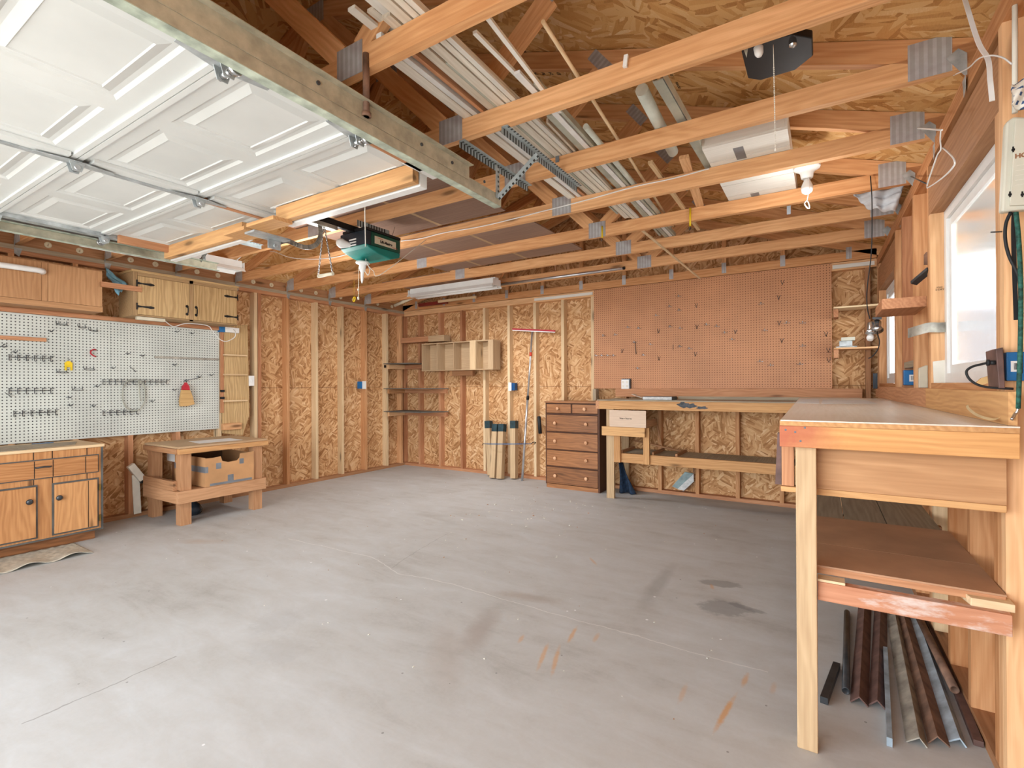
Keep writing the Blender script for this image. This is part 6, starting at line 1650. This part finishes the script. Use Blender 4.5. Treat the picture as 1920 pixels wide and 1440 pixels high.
# beige power strip seen from behind
yp = 1.935
S = lambda x, y: at(x, y, Y=yp)
ps = thing('power_strip', 'beige power strip with keyhole slots hanging at the right frame edge', 'power strip', tuple(S(1900, 398)))
pts = [(S(x, y).x, S(x, y).z) for x, y in ((1878, 396), (1940, 390), (1942, 218), (1902, 216), (1887, 228))]
B().prism(pts, (0, yp+.035, 0), (1, 0, 0), (0, 0, 1), .03).build('housing', 'beige', ps, bev=.006)
pts2 = [(S(x, y).x, S(x, y).z) for x, y in ((1893, 386), (1940, 384), (1942, 222), (1903, 222))]
B().prism(pts2, (0, yp+.0048, 0), (1, 0, 0), (0, 0, 1), .008).build('back_plate', 'beige', ps, bev=.002)
for (x, y) in ((1899, 281), (1893, 365), (1916, 365)):
    q = S(x, y); B().box((q.x, yp-.0034, q.z), (.0035, .001, .016)).box((q.x, yp-.0036, q.z-.001), (.007, .001, .006)).build('keyhole_slot', 'wire_black', ps)
q = S(1899, 291+5); text('lettering', 'HC', .017, (S(1902, 298).x, yp-.0036, S(1902, 298).z), (1, 0, 0), (0, 0, 1), 'copper', ps, bold=.0008)
for k in range(5):
    q = S(1903, 312+9*k); B().span((q.x, yp-.0038, q.z-.0008), (q.x+.03, yp-.0032, q.z+.0003)).build('embossed_line', 'offwhite', ps)
# cords, straps and rope hanging below it
G = lambda x, y, Y=1.95: at(x, y, Y=Y)
o = B().tube(curve([G(1895, 398), G(1886, 420), G(1885, 450), G(1892, 480), G(1904, 505), G(1912, 530), G(1914, 600), G(1914, 700)], 6), .0042, 8).build('cord', 'rubber', None, loc=tuple(G(1895, 398))); tag(o, 'black cord curving down from the beige power strip', 'cord')
ribbon('strap', 'black', [G(1901, 398, 1.96), G(1900, 430, 1.96), G(1901, 480, 1.96), G(1903, 540, 1.96), G(1905, 600, 1.96)], .010, .002, 'black strap hanging down beside the green rope at the right edge', 'strap', up=(1, 0, 0))
t = thing('rope', 'green braided rope with a metal snap hanging at the right frame edge', 'rope', tuple(G(1910, 760, 1.93)))
B().tube(curve([G(1905, 398, 1.93), G(1910, 450, 1.93), G(1914, 540, 1.93), G(1913, 650, 1.93), G(1909, 766, 1.93)], 6), .0055, 10).build('braid', 'rope', t)
B().tube(curve([G(1909, 766, 1.93), G(1907, 772, 1.93), G(1903, 776, 1.93), G(1897, 787, 1.92)], 5), .004, 8).build('snap_hook', 'chrome', t)
# cloth, cables and upright conduit at the top right
def clf(a, b):
    q = G(1898, 158, 1.9).lerp(G(1935, 140, 1.9), a).lerp(G(1896, 196, 1.88).lerp(G(1935, 205, 1.88), a), b)
    return q+Vector((0, .012*math.sin(7*a+5*b)-.02*math.sin(PI*b), 0))
def _check():
    t = NT('checked cloth'); g = t.attr('gc'); s = t.sep(g)
    a = t.math('GREATER_THAN', t.math('FRACT', t.math('MULTIPLY', s[0], 60.0)), .55); b = t.math('GREATER_THAN', t.math('FRACT', t.math('MULTIPLY', s[2], 60.0)), .55)
    t.col(t.mix(t.math('MULTIPLY', a, b), (228, 222, 210), (70, 92, 130))); return t.fin(.9, 0, .1)
M['check'] = _check()
mb = B(); mb.n = (0, -1, 0); mb.sheet(clf, 10, 8, thick=.012)
o = mb.build('cloth', 'check', None, loc=tuple(G(1898, 196, 1.9))); tag(o, 'checked cloth stuffed above the beige power strip', 'cloth')
o = B().cyl(G(1903, 212, 1.97), G(1903, -30, 1.97), .0065, seg=10).build('conduit', 'offwhite', None, loc=tuple(G(1903, 212, 1.97))); tag(o, 'off-white upright conduit at the top right frame edge', 'conduit')
ribbon('cable', 'white', [G(1800, -30, 2.2), G(1832, 75, 2.1), G(1852, 112, 2.04), G(1856, 150, 2.0), G(1860, 190, 1.99)], .012, .004, 'flat white cable running down beside the upright conduit', 'cable', up=(1, 0, 0))
o = B().tube(curve([at(1788, 141, X=.43), at(1815, 128, X=.41), at(1835, 110, X=.40), at(1858, 104, X=.41), at(1880, 108, X=.42), at(1897, 120, X=.43)], 6), .0022, 6).build('wire', 'mould_white', None, loc=tuple(at(1788, 141, X=.43))); tag(o, 'thin pinkish white wire looping over the right top plate', 'wire')
# ================================================================== things up in the trusses
ZT_ = ZC+.0895     # top of the bottom chords
# weathered ceiling boards laid on the chords at the left
for i, (y0, y1, x0, x1, lab) in enumerate(((1.86, 2.99, -3.55, -1.93, 'weathered brown board laid on the trusses behind the raised door'), (3.04, 4.22, -3.50, -1.88, 'weathered brown board laid on the trusses above the opener'), (4.27, 5.2, -4.55, -3.5, 'weathered brown board laid on the trusses near the back left corner'))):
    t = thing('loft_board', lab, 'board', ((x0+x1)/2, y0, ZT_), 'boards laid on the trusses')
    B().span((x0, y0, ZT_+.0), (x1, y1, ZT_+.008)).build('panel', 'ply_purple', t)
    for f in (.28, .62): sub(B().span((x0+(x1-x0)*f, y0+.002, ZT_-.0006), (x0+(x1-x0)*f+.03, y1-.002, ZT_-.0001)).build('pale_stripe', 'ply_tan', t), 'paler stripe')
# bundle of mouldings: (x at near end, x at far end, y near, y far, width, height, material)
ST = [(-1.392, -1.43, 1.28, 3.10, .05, .012, 'mould'), (-1.355, -1.375, 1.26, 3.12, .028, .02, 'mould_white'), (-1.31, -1.34, 1.30, 3.05, .020, .03, 'fir_red'),
      (-1.30, -1.375, 1.35, 3.10, .014, .02, 'mould'), (-1.255, -1.30, 1.20, 3.3, .040, .014, 'mould'), (-1.237, -1.278, 1.5, 3.5, .015, .028, 'mould_grey'),
      (-1.205, -1.246, 1.10, 3.62, .042, .013, 'mould'), (-1.165, -1.21, 1.10, 3.66, .028, .022, 'mould'), (-1.137, -1.183, 1.15, 3.70, .024, .014, 'white_wood'),
      (-1.115, -1.16, 2.1, 3.2, .014, .024, 'mould'), (-1.104, -1.163, 3.22, 4.20, .020, .012, 'mould_grey'), (-1.075, -1.13, 2.05, 4.4, .036, .02, 'mould_grey'), (-1.040, -1.092, 1.7, 4.45, .030, .012, 'mould_white'),
      (-1.012, -1.064, 1.8, 4.30, .018, .03, 'mould_grey')]
for i, (xa_, xb_, ya, yb, w_, h_, m_) in enumerate(ST):
    z = ZT_+.001+h_/2+(.001 if i % 2 else 0)+(.05 if i == 3 else 0)
    mb = B().bar((xa_, ya, z), (xb_, yb, z), w_-.003, h_)
    if w_ > .035: mb.bar((xa_+.004, ya+.01, z+h_/2+.004), (xb_+.004, yb-.05, z+h_/2+.004), w_*.5, .008)
    o = mb.build('moulding_strip', m_, None, loc=(xa_, ya, ZT_)); tag(o, 'long painted wood moulding strip in the stack lying across the trusses', 'moulding', 'moulding strips in the truss stack')
# second layer on top
for i, (xa_, xb_, ya, yb) in enumerate(((-1.37, -1.40, 1.15, 2.6), (-1.33, -1.33, 1.2, 2.9), (-1.28, -1.30, 1.05, 3.0), (-1.22, -1.24, 1.0, 3.2), (-1.17, -1.2, 1.2, 3.4))):
    z = ZT_+.048+.012*(i % 2)
    o = B().bar((xa_, ya, z), (xb_, yb, z), .034, .012).build('moulding_strip', 'mould' if i % 2 else 'white_wood', None, loc=(xa_, ya, z)); tag(o, 'long painted wood moulding strip in the stack lying across the trusses', 'moulding', 'moulding strips in the truss stack')
def up(px, py, z=ZT_+.012): return at(px, py, Z=z)
def single(name, mat, a, b, w_, h_, lab, cat, z=ZT_+.012, rnd=False, grp=None):
    p = up(*a, z); q = up(*b, z)
    mb = B().cyl(p, q, w_/2, seg=12) if rnd else B().bar(p, q, w_, h_)
    o = mb.build(name, mat, None, loc=tuple(p)); return tag(o, lab, cat, grp)
single('wood_strip', 'white_wood', (890, 60), (1175, 350), .017, .012, 'thin white strip just right of the moulding stack', 'strip', z=ZT_+.022)
single('wood_strip', 'white_wood', (905, 20), (1050, 210), .017, .012, 'thin white strip pointing at the top of the view, right of the stack', 'strip', z=ZT_+.006)
single('dowel', 'fir_pale', (1018, 40), (1262, 425), .016, .016, 'long pale dowel lying across the trusses right of the moulding stack', 'dowel', z=ZT_+.036, rnd=True)
a, b = at(1243, 438, Y=4.20), at(1312, 522, Y=5.3); a.z = min(a.z, 2.382)
o = B().bar(a-(b-a)*.42, b, .018, .010).build('wood_strip', 'fir_pale', None, loc=tuple(a)); tag(o, 'pale strip hanging below the back trusses, its tip over the brown pegboard', 'strip')
single('plastic_pipe', 'pale_plastic', (1098, 237), (1256, 425), .030, .03, 'pale plastic pipe with a yellowish round end among the trusses', 'pipe', z=ZT_+.017, rnd=True)
p = up(1098, 237, ZT_+.017); q = up(1104, 244, ZT_+.017)
single('downspout_pipe', 'pale_plastic', (1203, 168), (1262, 285), .056, .056, 'thick pale green pipe with a metal rod in its mouth', 'pipe', z=ZT_+.03, rnd=True)
p = up(1203, 168, ZT_+.03); q = up(1200, 163, ZT_+.03)
o = B().cyl(p+(p-q).normalized()*.03, q+(q-p).normalized()*.012+Vector((0, 0, .004)), .026, seg=14).build('pipe_mouth', 'wire_black', None); bpy.data.objects.remove(o)
o = B().cyl(up(1205, 172, ZT_+.034), up(1198, 150, ZT_+.034), .010, seg=10).build('metal_rod', 'chrome', None, loc=tuple(up(1198, 150, ZT_+.034))); bpy.data.objects.remove(o)
gt = thing('gutter_channel', 'pale grey green metal channel lying across three trusses', 'channel', tuple(up(1240, 160, ZT_)))
p = up(1234, 150, ZT_+.02); q = up(1338, 328, ZT_+.02)
B().bar(p, q, .046, .004).bar(p+Vector((-.022, 0, .02)), q+Vector((-.022, 0, .02)), .003, .04).build('channel', 'mould_grey', gt)
B().bar(p+Vector((.022, 0, .02)), q+Vector((.022, 0, .02)), .004, .044).build('flange', 'pale_plastic', gt)
single('wood_offcut', 'fir', (1282, 294), (1318, 402), .05, .02, 'short pale wood offcut lying across two trusses under the white box', 'offcut', z=ZT_+.012)
single('wood_stick', 'fir_pale', (1219, 304), (1310, 430), .024, .018, 'thin pale wood stick left of the short wood offcut in the trusses', 'stick', z=ZT_+.012)
# white wooden box on the trusses
z0 = ZT_+.002
P4 = [up(1325, 288, z0), up(1448, 238, z0), up(1500, 357, z0), up(1380, 352, z0)]
xa_, xb_ = -.545, -.145; ya, yb = 2.78, 3.98
wb_ = thing('white_box', 'white slatted wooden box with grey tape lying on the trusses', 'box', ((xa_+xb_)/2, ya, z0))
for k in range(6):
    a = ya+(yb-ya)*k/6; B().span((xa_, a+.003, z0), (xb_, a+(yb-ya)/6-.003, z0+.012)).build('slat', 'white_wood', wb_)
B().span((xa_, ya, z0+.0125), (xa_+.012, yb, z0+.09)).build('side', 'white_wood', wb_); B().span((xb_-.012, ya, z0+.0125), (xb_, yb, z0+.09)).build('side', 'white_wood', wb_)
B().span((xa_+.0125, ya, z0+.0125), (xb_-.0125, ya+.012, z0+.09)).build('end', 'white_wood', wb_); B().span((xa_+.0125, yb-.012, z0+.0125), (xb_-.0125, yb, z0+.09)).build('end', 'white_wood', wb_)
B().span((xa_, ya, z0+.0905), (xb_, yb, z0+.10)).build('lid', 'white_wood', wb_)
for y in (2.86, 3.6): B().span((xa_+.14, y, z0-.0006), (xa_+.19, y+.16, z0-.0001)).build('tape_strip', 'tape', wb_)
# bare bulb on a ceramic holder
yb_ = 3.32
c = at(1513, 316, Y=yb_)
lh2 = thing('lampholder', 'white ceramic lampholder with a bare bulb and pull cord under the trusses', 'lampholder', tuple(c))
zc = c.z
B().span((c.x-.05, yb_-.05, zc+.012), (c.x+.05, yb_+.05, z0-.001)).build('junction_box', 'blue', lh2, bev=.004)
B().lathe([(.066, .012), (.07, .008), (.066, -.002), (.045, -.012), (.034, -.028), (.030, -.055), (.024, -.06)], tuple(c), (0, 0, 1), 24).build('base', 'white', lh2)
B().lathe([(.0135, -.058), (.016, -.07), (.028, -.098), (.031, -.115), (.026, -.135), (.012, -.146), (.0, -.148)], tuple(c), (0, 0, 1), 20).build('light_bulb', 'white', lh2)
pc = Vector((c.x+.01, yb_-.02, zc-.04))
B().tube([pc, pc+Vector((.002, -.01, -.09)), Vector((c.x, yb_-.02, zc-.19))], .0018, 5).tube(curve([Vector((c.x, yb_-.02, zc-.19)), Vector((c.x+.008, yb_-.02, zc-.205)), Vector((c.x+.012, yb_-.02, zc-.235)), Vector((c.x, yb_-.02, zc-.23)), Vector((c.x-.012, yb_-.02, zc-.205)), Vector((c.x, yb_-.02, zc-.19))], 4), .003, 5).build('pull_cord', 'white', lh2)
# black fixture with bulbs and a pull chain at the top of the view
yk = 2.02; zk = at(1430, 108, Y=yk).z
bf = thing('black_light_fixture', 'black light fixture with a white bulb and a beaded pull chain at the top', 'light fixture', tuple(at(1440, 60, Y=yk)))
cx_ = at(1445, 90, Y=yk).x
poly = [(-.10, -.10), (-.075, -.13), (.06, -.11), (.12, -.05), (.12, .06), (.06, .12), (-.06, .12), (-.10, .08)]
B().prism(poly, (cx_+.01, yk+.05, zk+.012), (1, 0, 0), (0, 1, 0), .03).build('base_plate', 'black', bf, bev=.004)
B().span((cx_-.03, yk+.02, zk+.0425), (cx_+.05, yk+.08, zk+.10)).build('mount', 'black', bf)
cb_ = at(1422, 72, Y=yk-.05)
B().lathe([(.012, .06), (.016, .05), (.016, .0), (.014, -.02), (.008, -.03), (.0, -.032)], (cb_.x, yk-.05, zk+.008), (-.1, 0, 1), 16).build('bulb', 'white', bf)
B().lathe([(.012, .05), (.015, .03), (.012, .0), (.0, -.004)], (cx_+.07, yk+.0, zk+.006), (0, 0, 1), 12).build('socket', 'chrome', bf)
B().prism([(0, 0), (.02, .14), (-.02, .15), (-.035, .12)], (at(1400, 112, Y=yk-.08).x, yk-.08, zk-.03), (1, 0, 0), (0, 0, 1), .004).build('shade_fin', 'mould_grey', bf)
mb = B(); p = at(1450, 84, Y=yk-.06); q = at(1454, 281, Y=yk-.06)
n = 44
mb.cyl(p, p.lerp(q, .22), .0014, seg=6)
for k in range(n):
    m_ = p.lerp(q, .22+.78*k/n); mb.lathe([(.0, -.0028), (.0024, -.0012), (.0024, .0012), (.0, .0028)], tuple(m_), (0, 0, 1), 6)
mb.lathe([(.0, -.006), (.005, -.003), (.004, .004), (.0, .006)], tuple(q), (0, 0, 1), 8)
mb.build('pull_chain', 'offwhite', bf)
# crumpled clear plastic above the right plate
def pf(a, b):
    q = at(1598, 362, Y=3.95).lerp(at(1694, 349, Y=3.93), a).lerp(at(1632, 393, Y=4.05).lerp(at(1680, 396, Y=4.0), a), b)
    return q+Vector((0, .03*math.sin(11*a+2*b)+.02*math.sin(17*b+5*a), 0))
mb = B(); mb.n = (0, -1, 0); mb.sheet(pf, 18, 10, thick=.004)
o = mb.build('plastic_sheet', 'plastic_film', None, loc=tuple(at(1600, 365, Y=3.95))); tag(o, 'crumpled clear plastic sheet stuffed over the right top plate', 'plastic sheet')
# white cable stapled along the fifth truss
yt = 3.035-.004
pts = [at(x, y, Y=yt) for x, y in ((752, 452), (790, 447), (830, 437), (900, 425), (960, 411), (1010, 398), (1100, 375), (1190, 350), (1260, 335), (1330, 316))]
pts = [Vector((p.x, yt, p.z)) for p in pts]
o = B().tube(curve(pts, 5), .0038, 6).build('white_cable', 'white', None, loc=tuple(pts[0])); tag(o, 'white cable stapled along the fifth truss from the opener to the white box', 'cable')
pts = [at(x, y, Y=3.0305) for x, y in ((506, 471), (518, 473), (545, 483), (590, 486), (630, 482), (660, 474))]
o = B().tube(curve(pts, 6), .0038, 6).build('white_cable', 'white', None, loc=tuple(pts[0])); tag(o, 'white cable sagging behind the chain handle', 'cable')
# yellow tools hooked on chords
for (x, y0, y1, Y, lab) in ((1129, 424, 446, 3.653, 'yellow hook hanging on the sixth truss beside its plate'), (1294, 390, 424, 3.653, 'yellow pencil-like rod hanging under the sixth truss')):
    a, b = at(x, y0, Y=Y), at(x, y1, Y=Y)
    t = thing('yellow_hook', lab, 'hook', tuple(b))
    B().cyl(a, b, .0065, seg=8).build('shaft', 'yellow', t)
    B().tube(curve([b, b+Vector((.004, -.008, -.02)), b+Vector((0, -.016, -.03)), b+Vector((-.004, -.02, -.012))], 4), .0022, 5).build('wire', 'steel_dark', t)
# white plastic clips and tape scraps on the chords
p = at(1174, 116, Y=1.848); o = B().box((p.x, 1.8435, p.z), (.016, .012, .045), R=Matrix.Rotation(.12, 3, 'Y')).build('white_clip', 'white', None, loc=tuple(p)); tag(o, 'white clip on the third truss above the pale dowel', 'clip')
for (x, y, Y, lab) in ((1045, 295, 2.431, 'pale tape flag on the fourth truss beside the moulding stack'), (1479, 394, 3.656, 'small grey tape scrap hanging under the sixth truss on the right')):
    p = at(x, y, Y=Y); o = B().box((p.x, Y-.0015, p.z), (.022, .001, .055)).build('tape_scrap', 'tape', None, loc=tuple(p)); tag(o, lab, 'tape')
# dust and wood crumbs on the floor
mb = B(); rr = random.Random(3)
for k in range(240):
    u = rr.random()
    x = rr.uniform(-4.8, -.3); y = rr.uniform(1.6, 5.4)
    if k % 3 == 0: x = rr.uniform(-3.0, -1.8); y = rr.uniform(3.6, 4.8)
    s_ = rr.uniform(.002, .006) if k % 9 else rr.uniform(.007, .011)
    mb.box((x, y, s_*.3), (s_*rr.uniform(.8, 2), s_, s_*.5), R=Matrix.Rotation(rr.uniform(0, 3), 3, 'Z'), m=0 if k % 4 else 1)
o = mb.build('floor_debris', ['offwhite', 'fir_dark'], None); tag(o, 'scattered pale dust flakes and crumbs on the concrete floor', 'debris'); o['kind'] = 'stuff'
EXPO = 1.02; SKY = 5; SUN = 5.5; BULB_FILL = 5; TUBE_FILL = 14
# ================================================================== light and camera
w = bpy.data.worlds.new('overcast sky'); sc.world = w; w.use_nodes = True
nt = w.node_tree; bg = nt.nodes['Background']
tc = nt.nodes.new('ShaderNodeTexCoord'); sp = nt.nodes.new('ShaderNodeSeparateXYZ'); nt.links.new(tc.outputs['Generated'], sp.inputs[0])
rp = nt.nodes.new('ShaderNodeValToRGB'); nt.links.new(sp.outputs[2], rp.inputs[0])
rp.color_ramp.elements[0].position = .12; rp.color_ramp.elements[0].color = (.93, .97, 1, 1)
rp.color_ramp.elements[1].position = .62; rp.color_ramp.elements[1].color = (.30, .32, .35, 1)
nt.links.new(rp.outputs[0], bg.inputs['Color']); bg.inputs['Strength'].default_value = SKY
su = bpy.data.lights.new('sun', 'SUN'); su.energy = SUN; su.angle = .09; su.color = (1, .97, .93)
so = bpy.data.objects.new('sun', su); COL.objects.link(so)
so.rotation_euler = Vector((.05, .32, -1)).to_track_quat('-Z', 'Y').to_euler()
def lamp(name, typ, loc, e, size, col=(1, .98, .95), rot=None, sy=.1):
    l = bpy.data.lights.new(name, typ); l.energy = e; l.color = col
    if typ == 'AREA': l.shape = 'RECTANGLE'; l.size = size; l.size_y = sy
    else: l.shadow_soft_size = size
    o = bpy.data.objects.new(name, l); COL.objects.link(o); o.location = loc
    if rot: o.rotation_euler = rot
lamp('bare_bulb_fill', 'POINT', (-.08, 3.30, 2.20), BULB_FILL*.6, .04)  # added fill light, the bare bulb itself is unlit
lamp('lampholder_fill', 'POINT', (-3.42, 2.55, 2.02), BULB_FILL*2.6, .07)  # added fill at the hanging lampholder, which is not lit
lamp('shop_light_fill', 'AREA', (-3.6, 4.52, 2.20), TUBE_FILL, 1.2, (.97, .98, 1), None, .16)  # fill added below the unlit shop light to brighten the back
def portal(loc, size, rot):
    l = bpy.data.lights.new('sky_portal', 'AREA'); l.shape = 'RECTANGLE'; l.size, l.size_y = size; l.cycles.is_portal = True
    o = bpy.data.objects.new('sky_portal', l); COL.objects.link(o); o.location = loc; o.rotation_euler = rot
portal((-2.1, YF-.05, 1.11), (4.5, 2.2), (PI/2, 0, 0))
cam = bpy.data.cameras.new('camera'); co = bpy.data.objects.new('camera', cam); COL.objects.link(co)
cam.sensor_fit = 'HORIZONTAL'; cam.sensor_width = 36; cam.lens = FPX/1920*36; cam.clip_start = .02; cam.clip_end = 100
mtx = Matrix((CR, CU, -CF)).transposed().to_4x4(); mtx.translation = CPOS; co.matrix_world = mtx
sc.camera = co
vs = sc.view_settings; vs.view_transform = 'Standard'; vs.look = 'None'; vs.gamma = 1; vs.use_curve_mapping = False; vs.exposure = EXPO
